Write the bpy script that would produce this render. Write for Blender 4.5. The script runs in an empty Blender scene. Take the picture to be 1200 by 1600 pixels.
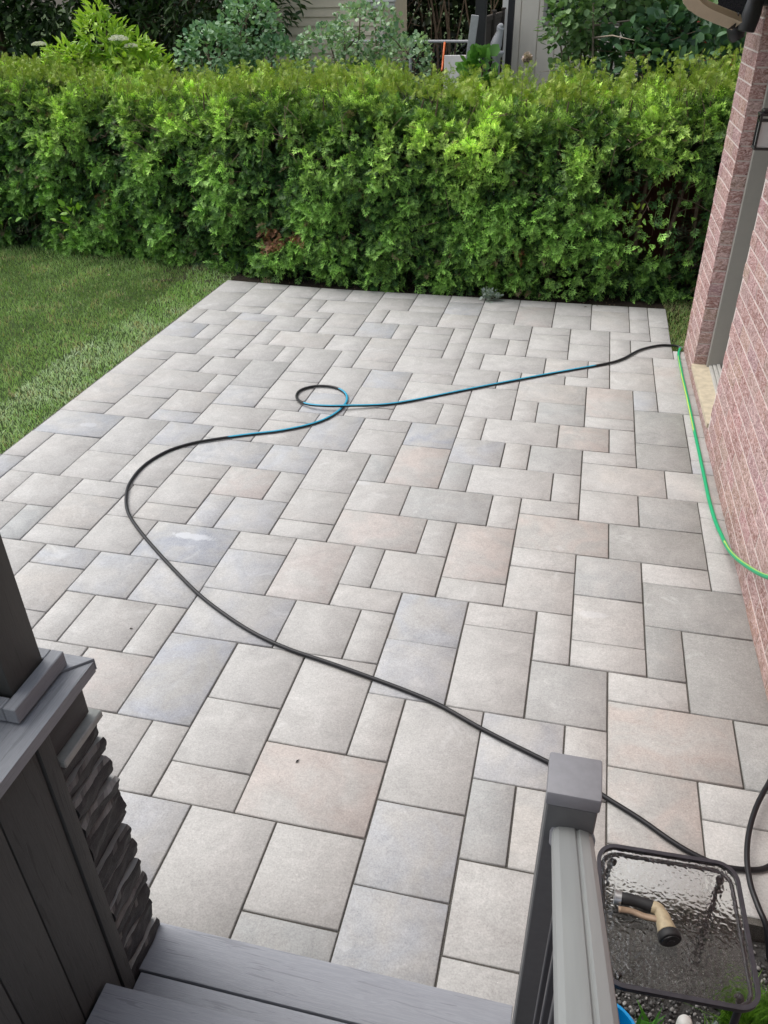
import bpy, bmesh, math, random
import numpy as np
from mathutils import Matrix, Vector, noise

S = bpy.context.scene
COL = S.collection
rad = math.radians

# ------------------------------------------------------------------ camera, world, sun
cam = bpy.data.cameras.new('camera')
cam.sensor_fit = 'VERTICAL'; cam.sensor_height = 36.0; cam.lens = 28.364
cam.clip_start = 0.05; cam.clip_end = 500
co = bpy.data.objects.new('camera', cam); COL.objects.link(co)
rt = (0.97300678, 0.23035396, -0.01395891); up = (-0.11430958, 0.53361823, 0.83796474); bk = (0.20047722, -0.81374974, 0.54554582)
co.matrix_world = Matrix(((rt[0], up[0], bk[0], 3.4928), (rt[1], up[1], bk[1], -7.6557), (rt[2], up[2], bk[2], 2.5266), (0, 0, 0, 1)))
S.camera = co

SUN_EL, SUN_AZ = rad(60), rad(283)      # azimuth clockwise from +Y: soft light from high on the left
w = bpy.data.worlds.new('World'); S.world = w; w.use_nodes = True
nt = w.node_tree; nt.nodes.clear()
sky = nt.nodes.new('ShaderNodeTexSky'); sky.sky_type = 'NISHITA'; sky.sun_disc = False
sky.sun_elevation = SUN_EL; sky.sun_rotation = SUN_AZ; sky.air_density = 1.0; sky.dust_density = 4.0; sky.ozone_density = 0.6
bg = nt.nodes.new('ShaderNodeBackground'); bg.inputs['Strength'].default_value = 0.15
out = nt.nodes.new('ShaderNodeOutputWorld')
hs = nt.nodes.new('ShaderNodeHueSaturation'); hs.inputs['Saturation'].default_value = 0.45      # thin overcast: a greyer sky
nt.links.new(sky.outputs[0], hs.inputs['Color']); nt.links.new(hs.outputs[0], bg.inputs[0]); nt.links.new(bg.outputs[0], out.inputs[0])
sl = bpy.data.lights.new('sun', 'SUN'); sl.energy = 0.9; sl.angle = rad(60); sl.color = (1.0, 0.985, 0.94)
so = bpy.data.objects.new('sun', sl); COL.objects.link(so)
d = Vector((math.sin(SUN_AZ) * math.cos(SUN_EL), math.cos(SUN_AZ) * math.cos(SUN_EL), math.sin(SUN_EL)))
so.rotation_euler = (-d).to_track_quat('-Z', 'Y').to_euler(); so.location = (0, -20, 20)
S.view_settings.view_transform = 'Standard'; S.view_settings.look = 'None'
S.view_settings.exposure = 0.56; S.view_settings.gamma = 1.0
S.render.engine = 'CYCLES'
S.cycles.max_bounces = 8; S.cycles.transparent_max_bounces = 8

# ------------------------------------------------------------------ object helpers
def tag(o, label=None, cat=None, group=None, kind=None):
    if label: o['label'] = label
    if cat: o['category'] = cat
    if group: o['group'] = group
    if kind: o['kind'] = kind
    return o
def empty(name, loc=(0, 0, 0), rz=0.0):
    o = bpy.data.objects.new(name, None); COL.objects.link(o); o.location = loc; o.rotation_euler = (0, 0, rz); o.empty_display_size = 0.1
    return o
def link(name, me, mat, parent=None, smooth=False):
    o = bpy.data.objects.new(name, me); COL.objects.link(o)
    if mat: me.materials.append(mat)
    if parent: o.parent = parent
    if smooth: me.polygons.foreach_set('use_smooth', [True] * len(me.polygons))
    return o
def np_mesh(name, V, F, col=None):
    """V (n,3), F (m,k) faces of equal size, col (n,3) point colours"""
    me = bpy.data.meshes.new(name)
    V = np.ascontiguousarray(V, dtype=np.float32); F = np.ascontiguousarray(F, dtype=np.int32)
    me.vertices.add(len(V)); me.vertices.foreach_set('co', V.ravel())
    m, k = F.shape
    me.loops.add(m * k); me.loops.foreach_set('vertex_index', F.ravel())
    me.polygons.add(m); me.polygons.foreach_set('loop_start', np.arange(0, m * k, k, dtype=np.int32))
    me.update(calc_edges=True)
    if col is not None:
        a = me.color_attributes.new('tint', 'FLOAT_COLOR', 'POINT')
        c = np.ones((len(V), 4), dtype=np.float32); c[:, :3] = col
        a.data.foreach_set('color', c.ravel())
    return me
class MB:
    def __init__(s): s.bm = bmesh.new()
    def box(s, a, b, bev=0.0, rz=0.0, piv=None, seg=1):
        cx, cy, cz = [(a[i] + b[i]) / 2 for i in range(3)]
        sx, sy, sz = [abs(b[i] - a[i]) for i in range(3)]
        r = bmesh.ops.create_cube(s.bm, size=1.0); vs = r['verts']
        bmesh.ops.scale(s.bm, vec=(sx, sy, sz), verts=vs)
        bmesh.ops.translate(s.bm, vec=(cx, cy, cz), verts=vs)
        if bev > 0:
            es = list({e for v in vs for e in v.link_edges})
            r2 = bmesh.ops.bevel(s.bm, geom=es, offset=bev, segments=seg, affect='EDGES', profile=0.5)
            vs = list({v for f in r2['faces'] for v in f.verts} | {v for v in vs if v.is_valid})
        if rz:
            piv = piv or (cx, cy, cz)
            bmesh.ops.rotate(s.bm, cent=piv, matrix=Matrix.Rotation(rz, 3, 'Z'), verts=vs)
        return vs
    def xf(s, vs, M): bmesh.ops.transform(s.bm, matrix=M, verts=vs)
    def prism(s, pts, z0, z1, axis='Z'):
        def P(p, z):
            return (p[0], p[1], z) if axis == 'Z' else ((z, p[0], p[1]) if axis == 'X' else (p[0], z, p[1]))
        a = [s.bm.verts.new(P(p, z0)) for p in pts]; b = [s.bm.verts.new(P(p, z1)) for p in pts]
        n = len(pts)
        s.bm.faces.new(a[::-1]); s.bm.faces.new(b)
        for i in range(n): s.bm.faces.new((a[i], a[(i + 1) % n], b[(i + 1) % n], b[i]))
        return a + b
    def tube(s, pts, r, seg=10, closed=False, caps=True, prof=None):
        pts = [Vector(p) for p in pts]; n = len(pts); rings = []
        rr = r if isinstance(r, (list, tuple)) else [r] * n
        nrm = None
        for i in range(n):
            if closed: t = (pts[(i + 1) % n] - pts[i - 1]).normalized()
            else: t = (pts[min(i + 1, n - 1)] - pts[max(i - 1, 0)]).normalized()
            if nrm is None:
                nrm = Vector((0, 0, 1)) if abs(t.z) < 0.9 else Vector((1, 0, 0))
            nrm = (nrm - t * nrm.dot(t)).normalized(); bn = t.cross(nrm)
            ring = []
            for k in range(seg):
                if prof: u, v_ = prof[k]
                else:
                    an = 2 * math.pi * k / seg; u, v_ = math.cos(an), math.sin(an)
                ring.append(s.bm.verts.new(pts[i] + (nrm * u + bn * v_) * rr[i]))
            rings.append(ring)
        m = n if closed else n - 1
        for i in range(m):
            A, B = rings[i], rings[(i + 1) % n]
            for k in range(seg): s.bm.faces.new((A[k], A[(k + 1) % seg], B[(k + 1) % seg], B[k]))
        if caps and not closed:
            s.bm.faces.new(rings[0][::-1]); s.bm.faces.new(rings[-1])
        return [v for g in rings for v in g]
    def lathe(s, prof, seg=20, M=None):
        rings = []
        for r, z in prof:
            rings.append([s.bm.verts.new((r * math.cos(2 * math.pi * k / seg), r * math.sin(2 * math.pi * k / seg), z)) for k in range(seg)])
        for A, B in zip(rings, rings[1:]):
            for k in range(seg): s.bm.faces.new((A[k], A[(k + 1) % seg], B[(k + 1) % seg], B[k]))
        s.bm.faces.new(rings[0][::-1]); s.bm.faces.new(rings[-1])
        vs = [v for g in rings for v in g]
        if M is not None: s.xf(vs, M)
        return vs
    def build(s, name, mat, parent=None, smooth=False, angle=None):
        bmesh.ops.recalc_face_normals(s.bm, faces=s.bm.faces)
        me = bpy.data.meshes.new(name); s.bm.to_mesh(me); s.bm.free()
        o = link(name, me, mat, parent, smooth)
        if angle is not None:
            for p in me.polygons: p.use_smooth = True
            try: me.set_sharp_from_angle(angle=rad(angle))
            except Exception: pass
        return o
def catmull(P, n=6, closed=False):
    P = [Vector(p) for p in P]; out = []
    N = len(P)
    for i in range(N if closed else N - 1):
        if closed: a, b, c, d_ = P[i - 1], P[i], P[(i + 1) % N], P[(i + 2) % N]
        else: a, b, c, d_ = P[max(i - 1, 0)], P[i], P[i + 1], P[min(i + 2, N - 1)]
        for k in range(n):
            t = k / n
            out.append(0.5 * ((2 * b) + (c - a) * t + (2 * a - 5 * b + 4 * c - d_) * t * t + (3 * b - a - 3 * c + d_) * t ** 3))
    if not closed: out.append(P[-1])
    return out

# ------------------------------------------------------------------ material helpers
class NT:
    def __init__(s, name, rough=0.6, spec=0.5):
        s.m = bpy.data.materials.new(name); s.m.use_nodes = True
        s.t = s.m.node_tree; s.b = s.t.nodes['Principled BSDF']
        s.b.inputs['Roughness'].default_value = rough
        s.b.inputs['Specular IOR Level'].default_value = spec
    def n(s, t, **kw):
        x = s.t.nodes.new('ShaderNode' + t)
        for k, v in kw.items(): setattr(x, k, v)
        return x
    def l(s, a, b): s.t.links.new(a, b)
    def coord(s, kind='Object', scale=(1, 1, 1), rot=(0, 0, 0)):
        tc = s.n('TexCoord'); mp = s.n('Mapping'); mp.inputs['Scale'].default_value = scale; mp.inputs['Rotation'].default_value = rot
        s.l(tc.outputs[kind], mp.inputs['Vector']); return mp.outputs[0]
    def noise(s, vec, scale, detail=4, rough=0.55, dist=0.0):
        x = s.n('TexNoise'); x.inputs['Scale'].default_value = scale; x.inputs['Detail'].default_value = detail
        x.inputs['Roughness'].default_value = rough; x.inputs['Distortion'].default_value = dist
        if vec is not None: s.l(vec, x.inputs['Vector'])
        return x.outputs['Fac']
    def ramp(s, fac, stops):
        x = s.n('ValToRGB'); e = x.color_ramp.elements
        while len(e) > 1: e.remove(e[-1])
        e[0].position = stops[0][0]; e[0].color = (*stops[0][1], 1) if len(stops[0][1]) == 3 else stops[0][1]
        for p, c in stops[1:]:
            q = e.new(p); q.color = (*c, 1)
        s.l(fac, x.inputs[0]); return x.outputs[0]
    def mix(s, fac, a, b, mode='MIX'):
        x = s.n('Mix'); x.data_type = 'RGBA'; x.blend_type = mode
        for i, v in ((0, fac), (6, a), (7, b)):
            if isinstance(v, (int, float)): x.inputs[i].default_value = v
            elif isinstance(v, tuple): x.inputs[i].default_value = (*v, 1)
            else: s.l(v, x.inputs[i])
        return x.outputs[2]
    def math(s, op, a, b=None, clamp=False):
        x = s.n('Math'); x.operation = op; x.use_clamp = clamp
        for i, v in ((0, a), (1, b)):
            if v is None: continue
            if isinstance(v, (int, float)): x.inputs[i].default_value = v
            else: s.l(v, x.inputs[i])
        return x.outputs[0]
    def bump(s, h, strength, dist=0.01, prev=None):
        x = s.n('Bump'); x.inputs['Strength'].default_value = strength; x.inputs['Distance'].default_value = dist
        s.l(h, x.inputs['Height'])
        if prev is not None: s.l(prev, x.inputs['Normal'])
        s.l(x.outputs[0], s.b.inputs['Normal']); return x.outputs[0]
    def col(s, c):
        if isinstance(c, tuple): s.b.inputs['Base Color'].default_value = (*c, 1)
        else: s.l(c, s.b.inputs['Base Color'])
    def attr(s, name='tint'):
        x = s.n('Attribute'); x.attribute_name = name; return x.outputs['Color']
G3 = lambda v: (v, v, v)

def simple(name, c, rough=0.5, spec=0.5, metal=0.0, var=0.12, scale=40, bump=0.0):
    t = NT(name, rough, spec); t.b.inputs['Metallic'].default_value = metal
    v = t.coord('Object'); f = t.noise(v, scale, 5)
    t.col(t.mix(f, tuple(x * (1 - var) for x in c), tuple(x * (1 + var) for x in c)))
    if bump: t.bump(f, bump, 0.002)
    return t.m
def wood(name, c1, c2, axis, rough=0.62, s=1.0, bump=0.35):
    """composite board: embossed grain running along one axis"""
    t = NT(name, rough, 0.35)
    st = {'X': (1.6, 30, 30), 'Y': (30, 1.6, 30), 'Z': (30, 30, 1.6)}[axis]
    v = t.coord('Object', tuple(a * s for a in st))
    wobble = t.noise(t.coord('Object', tuple((0.6 if a < 2 else 4) for a in st)), 2.2, 3)
    g = t.n('TexNoise'); g.inputs['Scale'].default_value = 3.2; g.inputs['Detail'].default_value = 7; g.inputs['Roughness'].default_value = 0.62
    g.inputs['Distortion'].default_value = 0.9; t.l(v, g.inputs['Vector'])
    g2 = t.noise(v, 11.0, 3, 0.6, 0.4)
    lines = t.ramp(g.outputs['Fac'], [(0.36, G3(0)), (0.44, G3(1)), (0.52, G3(0.55)), (0.60, G3(1)), (0.66, G3(0.75))])
    broad = t.noise(t.coord('Object', tuple((0.8 if a < 2 else 3.5) for a in st)), 3.0, 3)
    c = t.mix(broad, c1, c2)
    c = t.mix(t.math('MULTIPLY', t.math('SUBTRACT', 1.0, lines), 0.55), c, tuple(x * 0.5 for x in c1))
    c = t.mix(t.math('MULTIPLY', g2, 0.25), c, tuple(min(1, x * 1.3) for x in c2))
    t.col(c)
    b = t.bump(lines, bump, 0.0012)
    t.bump(g2, 0.25, 0.0008, b)
    return t.m
def leafmat(name, trans=0.25, rough=0.45, spec=0.4):
    t = NT(name, rough, spec)
    a = t.attr(); t.col(a)
    tr = t.n('BsdfTranslucent'); mx = t.n('MixShader'); mx.inputs[0].default_value = trans
    t.l(t.mix(1.0, a, (1.05, 1.12, 0.6), 'MULTIPLY'), tr.inputs[0])
    o = t.t.nodes['Material Output']
    t.l(t.b.outputs[0], mx.inputs[1]); t.l(tr.outputs[0], mx.inputs[2]); t.l(mx.outputs[0], o.inputs[0])
    return t.m

# pavers
SMEARS = (((1.585,-4.348,.15,.035,.55),(0.30,-3.24,.10,.04,.3),(2.35,-3.60,.09,.03,.25),(3.75,-4.55,.10,.03,.2)))
def paver_mat():
    t = NT('paver_concrete', 0.78, 0.3)
    v = t.coord('Object')
    a = t.attr('tint'); b = t.attr('tint2')
    rnd = t.n('Attribute'); rnd.attribute_name = 'seed'
    vm = t.n('VectorMath'); vm.operation = 'ADD'
    t.l(v, vm.inputs[0]); t.l(rnd.outputs['Vector'], vm.inputs[1]); vv = vm.outputs[0]
    lo = t.noise(vv, 4.2, 5, 0.6, 0.8)
    f = t.ramp(lo, [(0.38, G3(0)), (0.60, G3(1))])
    c = t.mix(f, a, b)
    c = t.mix(0.75, c, t.ramp(t.noise(vv, 7.5, 5, 0.62, 1.0), [(0.30, G3(0.43)), (0.70, G3(0.57))]), 'OVERLAY')
    # fine aggregate
    sp = t.noise(v, 150, 4, 0.75)
    c = t.mix(0.42, c, t.ramp(sp, [(0.32, G3(0.28)), (0.5, G3(0.5)), (0.68, G3(0.70))]), 'OVERLAY')
    mid = t.noise(v, 60, 6, 0.7)
    c = t.mix(0.4, c, t.ramp(mid, [(0.25, G3(0.34)), (0.75, G3(0.66))]), 'OVERLAY')
    # dark pits
    vo = t.n('TexVoronoi'); vo.inputs['Scale'].default_value = 85; t.l(v, vo.inputs['Vector'])
    gate = t.ramp(t.noise(v, 42, 2), [(0.55, G3(0)), (0.64, G3(1))])
    pit = t.math('MULTIPLY', t.ramp(vo.outputs['Distance'], [(0.06, G3(1)), (0.17, G3(0))]), gate)
    c = t.mix(t.math('MULTIPLY', pit, 0.6), c, (0.10, 0.10, 0.095))
    # white flecks
    vo2 = t.n('TexVoronoi'); vo2.inputs['Scale'].default_value = 60; t.l(vv, vo2.inputs['Vector'])
    gate2 = t.ramp(t.noise(vv, 30, 2), [(0.60, G3(0)), (0.66, G3(1))])
    fl = t.math('MULTIPLY', t.ramp(vo2.outputs['Distance'], [(0.05, G3(1)), (0.14, G3(0))]), gate2)
    c = t.mix(t.math('MULTIPLY', fl, 0.65), c, (0.75, 0.75, 0.72))
    # pale lime bloom patches of their own shape
    ef = t.ramp(t.noise(vv, 5.5, 7, 0.68, 1.2), [(0.60, G3(0)), (0.74, G3(1))])
    c = t.mix(t.math('MULTIPLY', ef, 0.38), c, (0.66, 0.67, 0.66))
    # chalky smears, each with its own shape, on a few stones
    for (sx_, sy_, rx_, ry_, st_) in SMEARS:
        mp = t.n('Mapping'); mp.vector_type = 'POINT'; mp.inputs['Location'].default_value = (-sx_ / rx_, -sy_ / ry_, 0); mp.inputs['Scale'].default_value = (1 / rx_, 1 / ry_, 0.0)
        t.l(v, mp.inputs['Vector']); ln = t.n('VectorMath'); ln.operation = 'LENGTH'; t.l(mp.outputs[0], ln.inputs[0])
        dd = t.math('ADD', ln.outputs['Value'], t.math('MULTIPLY', t.math('SUBTRACT', t.noise(v, 14, 5, 0.7, 1.0), 0.5), 1.9))
        c = t.mix(t.math('MULTIPLY', t.ramp(dd, [(0.55, G3(1)), (0.85, G3(0))]), st_), c, (0.62, 0.64, 0.67))
    t.col(c)
    n1 = t.bump(sp, 0.35, 0.0012)
    n2 = t.bump(mid, 0.3, 0.002, n1)
    t.bump(t.math('SUBTRACT', 1.0, pit), 0.5, 0.001, n2)
    return t.m
M_PAVER = paver_mat()
def sand_mat():
    t = NT('joint_sand', 0.95, 0.2); v = t.coord()
    sp = t.noise(v, 420, 3, 0.8); lo = t.noise(v, 6, 3)
    c = t.ramp(sp, [(0.35, (0.045, 0.043, 0.04)), (0.55, (0.13, 0.125, 0.115)), (0.70, (0.32, 0.31, 0.28))])
    t.col(t.mix(t.math('MULTIPLY', lo, 0.5), c, (0.10, 0.09, 0.075))); t.bump(sp, 0.9, 0.003)
    return t.m
M_SAND = sand_mat()
def soil_mat(name, a, b, c3, scale=60):
    t = NT(name, 0.95, 0.15); v = t.coord()
    f = t.noise(v, scale, 8, 0.75); g = t.noise(v, 4, 4)
    t.col(t.mix(g, t.ramp(f, [(0.3, a), (0.55, b), (0.75, c3)]), b)); t.bump(f, 1.0, 0.01)
    return t.m
M_SOIL = soil_mat('dark_soil', (0.012, 0.010, 0.008), (0.04, 0.032, 0.024), (0.10, 0.085, 0.065))
M_LAWN = soil_mat('lawn_thatch', (0.018, 0.026, 0.010), (0.045, 0.075, 0.022), (0.16, 0.15, 0.07), 90)
M_GRAVEL_BED = soil_mat('bed_mulch', (0.03, 0.03, 0.03), (0.075, 0.073, 0.07), (0.20, 0.20, 0.19), 120)
M_LEAF = leafmat('leaf', 0.22)
M_CEDAR = leafmat('cedar_leaf', 0.18, 0.5)
M_GRASS = leafmat('grass_blade', 0.3, 0.5)
def attr_mat(name, rough=0.6, spec=0.3, bump=0.0, scale=50, var=0.3):
    t = NT(name, rough, spec); v = t.coord(); f = t.noise(v, scale, 6, 0.65)
    t.col(t.mix(var, t.attr(), t.ramp(f, [(0.3, G3(0.3)), (0.7, G3(0.7))]), 'OVERLAY'))
    if bump: t.bump(f, bump, 0.004)
    return t.m
M_BARK = simple('bark', (0.16, 0.12, 0.085), 0.9, 0.2, var=0.5, scale=30, bump=0.6)

def brick_mat():
    t = NT('rough_brick', 0.85, 0.25); v = t.coord()
    a = t.mix(0.28, t.attr(), (0.62, 0.52, 0.50))
    vs = t.coord('Object', (1, 1.0, 2.2), (rad(35), 0, 0))
    n1 = t.noise(vs, 21, 5, 0.66, 2.2); n2 = t.noise(v, 120, 4, 0.7)
    c = t.mix(t.ramp(n1, [(0.48, G3(0)), (0.56, G3(0.85))]), a, (0.68, 0.50, 0.485))
    c = t.mix(t.ramp(n1, [(0.33, G3(0.8)), (0.43, G3(0))]), c, (0.19, 0.065, 0.055))
    c = t.mix(0.35, c, t.ramp(n2, [(0.3, G3(0.3)), (0.7, G3(0.7))]), 'OVERLAY')
    hole = t.ramp(t.noise(v, 48, 2), [(0.70, G3(0)), (0.74, G3(1))])
    c = t.mix(t.math('MULTIPLY', hole, 0.8), c, (0.10, 0.04, 0.035))
    # splash dirt near the ground
    sx = t.n('SeparateXYZ'); t.l(v, sx.inputs[0])
    dz = t.math('SUBTRACT', 1.0, t.math('DIVIDE', sx.outputs['Z'], 0.42), True)
    dirt = t.math('MULTIPLY', dz, t.ramp(t.noise(v, 9, 6, 0.7), [(0.35, G3(0.1)), (0.65, G3(1))]))
    c = t.mix(t.math('MULTIPLY', dirt, 0.55), c, (0.26, 0.19, 0.13))
    t.col(c)
    b = t.bump(n1, 0.9, 0.012); t.bump(n2, 0.5, 0.003, b)
    return t.m
M_BRICK = brick_mat()
M_MORTAR = simple('mortar', (0.70, 0.62, 0.59), 0.95, 0.15, var=0.2, scale=90, bump=0.5)
M_FRAME = simple('taupe_paint', (0.30, 0.29, 0.265), 0.45, 0.4, var=0.05, scale=30)
M_CREAM = simple('cream_metal', (0.48, 0.42, 0.31), 0.4, 0.45, var=0.12, scale=14)
M_STONE_SILL = simple('pale_stone', (0.55, 0.48, 0.36), 0.85, 0.25, var=0.35, scale=24, bump=0.4)
M_SILLMETAL = simple('sill_metal', (0.50, 0.49, 0.46), 0.4, 0.5, var=0.2, scale=30)
M_BLACKM = simple('black_metal', (0.018, 0.018, 0.02), 0.4, 0.5, var=0.2)
M_TABLEM = simple('table_metal', (0.035, 0.033, 0.040), 0.36, 0.5, var=0.5, scale=60)
M_GRIP = simple('black_rubber', (0.016, 0.016, 0.017), 0.6, 0.4, var=0.3)
M_BRASS = simple('gold_paint', (0.36, 0.295, 0.19), 0.5, 0.4, metal=0.1, var=0.4, scale=90)
M_LEVER = simple('bronze_paint', (0.26, 0.185, 0.125), 0.5, 0.4, metal=0.15, var=0.4, scale=60)
M_STEEL = simple('steel', (0.55, 0.55, 0.55), 0.3, 0.5, metal=0.9)
M_BLUE = simple('blue_plastic', (0.0, 0.27, 0.62), 0.38, 0.5, var=0.1)
M_WHITE = simple('white_plastic', (0.75, 0.74, 0.70), 0.35, 0.5, var=0.08)
M_SIDING = simple('beige_siding', (0.74, 0.66, 0.50), 0.6, 0.3, var=0.08, scale=8)
M_SIDING2 = simple('pale_siding', (0.72, 0.67, 0.57), 0.6, 0.3, var=0.06, scale=8)
M_ROOF = simple('shingle', (0.10, 0.10, 0.10), 0.9, 0.2, var=0.5, scale=30, bump=0.5)
M_BROWNF = simple('brown_fence_paint', (0.060, 0.050, 0.042), 0.7, 0.3, var=0.3, scale=20, bump=0.3)
M_REDF = simple('red_stained_fence', (0.085, 0.032, 0.018), 0.8, 0.2, var=0.4, scale=14, bump=0.3)
M_RED = simple('red_fabric', (0.35, 0.012, 0.02), 0.7, 0.3)
M_ORANGE = simple('orange_plastic', (0.60, 0.12, 0.02), 0.5, 0.4)
M_GREYW = simple('grey_board', (0.42, 0.42, 0.43), 0.6, 0.3, var=0.2)
M_DGLASS = simple('dark_glass', (0.012, 0.014, 0.016), 0.08, 0.5)
M_DECK_X = wood('grey_composite_x', (0.262, 0.275, 0.305), (0.35, 0.366, 0.40), 'X')
M_CAP_X = wood('grey_cap_x', (0.185, 0.197, 0.215), (0.285, 0.298, 0.32), 'X')
M_CAP_Y = wood('grey_cap_y', (0.185, 0.197, 0.215), (0.285, 0.298, 0.32), 'Y')
M_PANEL_Z = wood('charcoal_board_z', (0.050, 0.053, 0.052), (0.080, 0.084, 0.082), 'Z', 0.7, 0.8, 0.5)
M_PANEL_Y = wood('charcoal_board_y', (0.050, 0.051, 0.052), (0.074, 0.075, 0.076), 'Y', 0.7, 0.8, 0.3)
M_COLUMN = wood('charcoal_column', (0.052, 0.054, 0.051), (0.072, 0.074, 0.070), 'Z', 0.6, 1.0, 0.12)
M_POST_SHADE = simple('grey_post_shaded', (0.115, 0.117, 0.118), 0.55, 0.4, var=0.14, scale=55)  # same sleeve as the cap, darkened to put shade into its sides
M_POST = simple('grey_post_sleeve', (0.21, 0.21, 0.225), 0.55, 0.4, var=0.14, scale=55)
M_PICKET = simple('dark_picket', (0.045, 0.045, 0.05), 0.5, 0.4, var=0.1)
def rail_mat():
    t = NT('grey_handrail', 0.42, 0.45); v = t.coord('Object', (38, 0.9, 3.0)); f = t.noise(v, 1.4, 3, 0.5)
    t.col(t.mix(f, (0.18, 0.188, 0.19), (0.285, 0.297, 0.292))); return t.m
M_RAIL = rail_mat()
def stone_mat():
    t = NT('charcoal_ledgestone', 0.62, 0.4); v = t.coord('Object', (1, 1, 1.8))
    f = t.noise(v, 34, 7, 0.7, 0.8); f2 = t.noise(v, 9, 4)
    c = t.mix(f2, (0.018, 0.018, 0.020), (0.045, 0.045, 0.048))
    c = t.mix(t.math('MULTIPLY', t.ramp(f, [(0.58, G3(0)), (0.72, G3(1))]), 0.5), c, (0.13, 0.13, 0.14))
    geo = t.n('NewGeometry'); sx = t.n('SeparateXYZ'); t.l(geo.outputs['True Normal'], sx.inputs[0])
    dust = t.ramp(sx.outputs['Z'], [(0.55, G3(0)), (0.85, G3(1))])
    c = t.mix(t.math('MULTIPLY', dust, 0.9), c, (0.42, 0.42, 0.405))
    t.col(c); t.bump(f, 0.8, 0.006); return t.m
M_LEDGE = stone_mat()
def hose_mat(name):
    t = NT(name, 0.40, 0.4); t.col(t.attr()); return t.m
M_HOSE = hose_mat('hose_vinyl')
def glass_mat():
    t = NT('hammered_glass', 0.03, 0.5); t.b.inputs['Transmission Weight'].default_value = 1.0
    t.b.inputs['IOR'].default_value = 1.46; t.col((0.95, 0.97, 0.96))
    v = t.coord()
    a = t.n('TexVoronoi'); a.feature = 'SMOOTH_F1'; a.inputs['Scale'].default_value = 88; a.inputs['Smoothness'].default_value = 0.6
    wv = t.n('VectorMath'); wv.operation = 'ADD'; nn = t.n('TexNoise'); nn.inputs['Scale'].default_value = 30; t.l(v, nn.inputs['Vector'])
    sc = t.n('VectorMath'); sc.operation = 'SCALE'; sc.inputs['Scale'].default_value = 0.02; t.l(nn.outputs['Color'], sc.inputs[0])
    t.l(v, wv.inputs[0]); t.l(sc.outputs[0], wv.inputs[1]); t.l(wv.outputs[0], a.inputs['Vector'])
    b1 = t.bump(a.outputs['Distance'], 0.32, 0.0042); t.bump(t.noise(v, 210, 3, .6), 0.12, 0.001, b1)
    return t.m
M_GLASS = glass_mat()
def frost():
    t = NT('frosted_glass', 0.35, 0.5); t.col((0.75, 0.77, 0.78)); t.b.inputs['Transmission Weight'].default_value = 0.5; return t.m
M_FROST = frost()

# ================================================================== THE SETTING
rng = np.random.default_rng(7)
def sheet(name, poly, z, mat, kind='structure'):
    me = bpy.data.meshes.new(name); me.from_pydata([(x, y, z) for x, y in poly], [], [tuple(range(len(poly)))]); me.update()
    return tag(link(name, me, mat), kind=kind)
def bumpy(name, x0, x1, y0, y1, z, amp, step, mat, kind='structure', sc=3.0):
    nx = int((x1 - x0) / step) + 1; ny = int((y1 - y0) / step) + 1
    V = []
    for j in range(ny + 1):
        for i in range(nx + 1):
            x = x0 + (x1 - x0) * i / nx; y = y0 + (y1 - y0) * j / ny
            h = noise.noise((x * sc, y * sc, 0.3)) + 0.5 * noise.noise((x * sc * 3.1, y * sc * 3.1, 1.7)) + 0.35 * noise.noise((x * sc * 9, y * sc * 9, 2.7))
            V.append((x, y, z + amp * h))
    F = [(j * (nx + 1) + i, j * (nx + 1) + i + 1, (j + 1) * (nx + 1) + i + 1, (j + 1) * (nx + 1) + i) for j in range(ny) for i in range(nx)]
    me = bpy.data.meshes.new(name); me.from_pydata(V, [], F); me.update()
    return tag(link(name, me, mat, None, True), kind=kind)
sheet('ground', [(-150, -150), (150, -150), (150, 150), (-150, 150)], -0.13, M_LAWN)
bumpy('lawn', -7.0, -0.05, -9.0, 1.3, -0.035, 0.012, 0.06, M_LAWN)
bumpy('soil_strip', -0.9, 6.0, -0.02, 2.6, -0.03, 0.018, 0.04, M_SOIL, sc=5)
bumpy('planting_bed', 3.66, 5.2, -8.6, -5.99, -0.085, 0.012, 0.03, M_GRAVEL_BED, sc=8)

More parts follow.
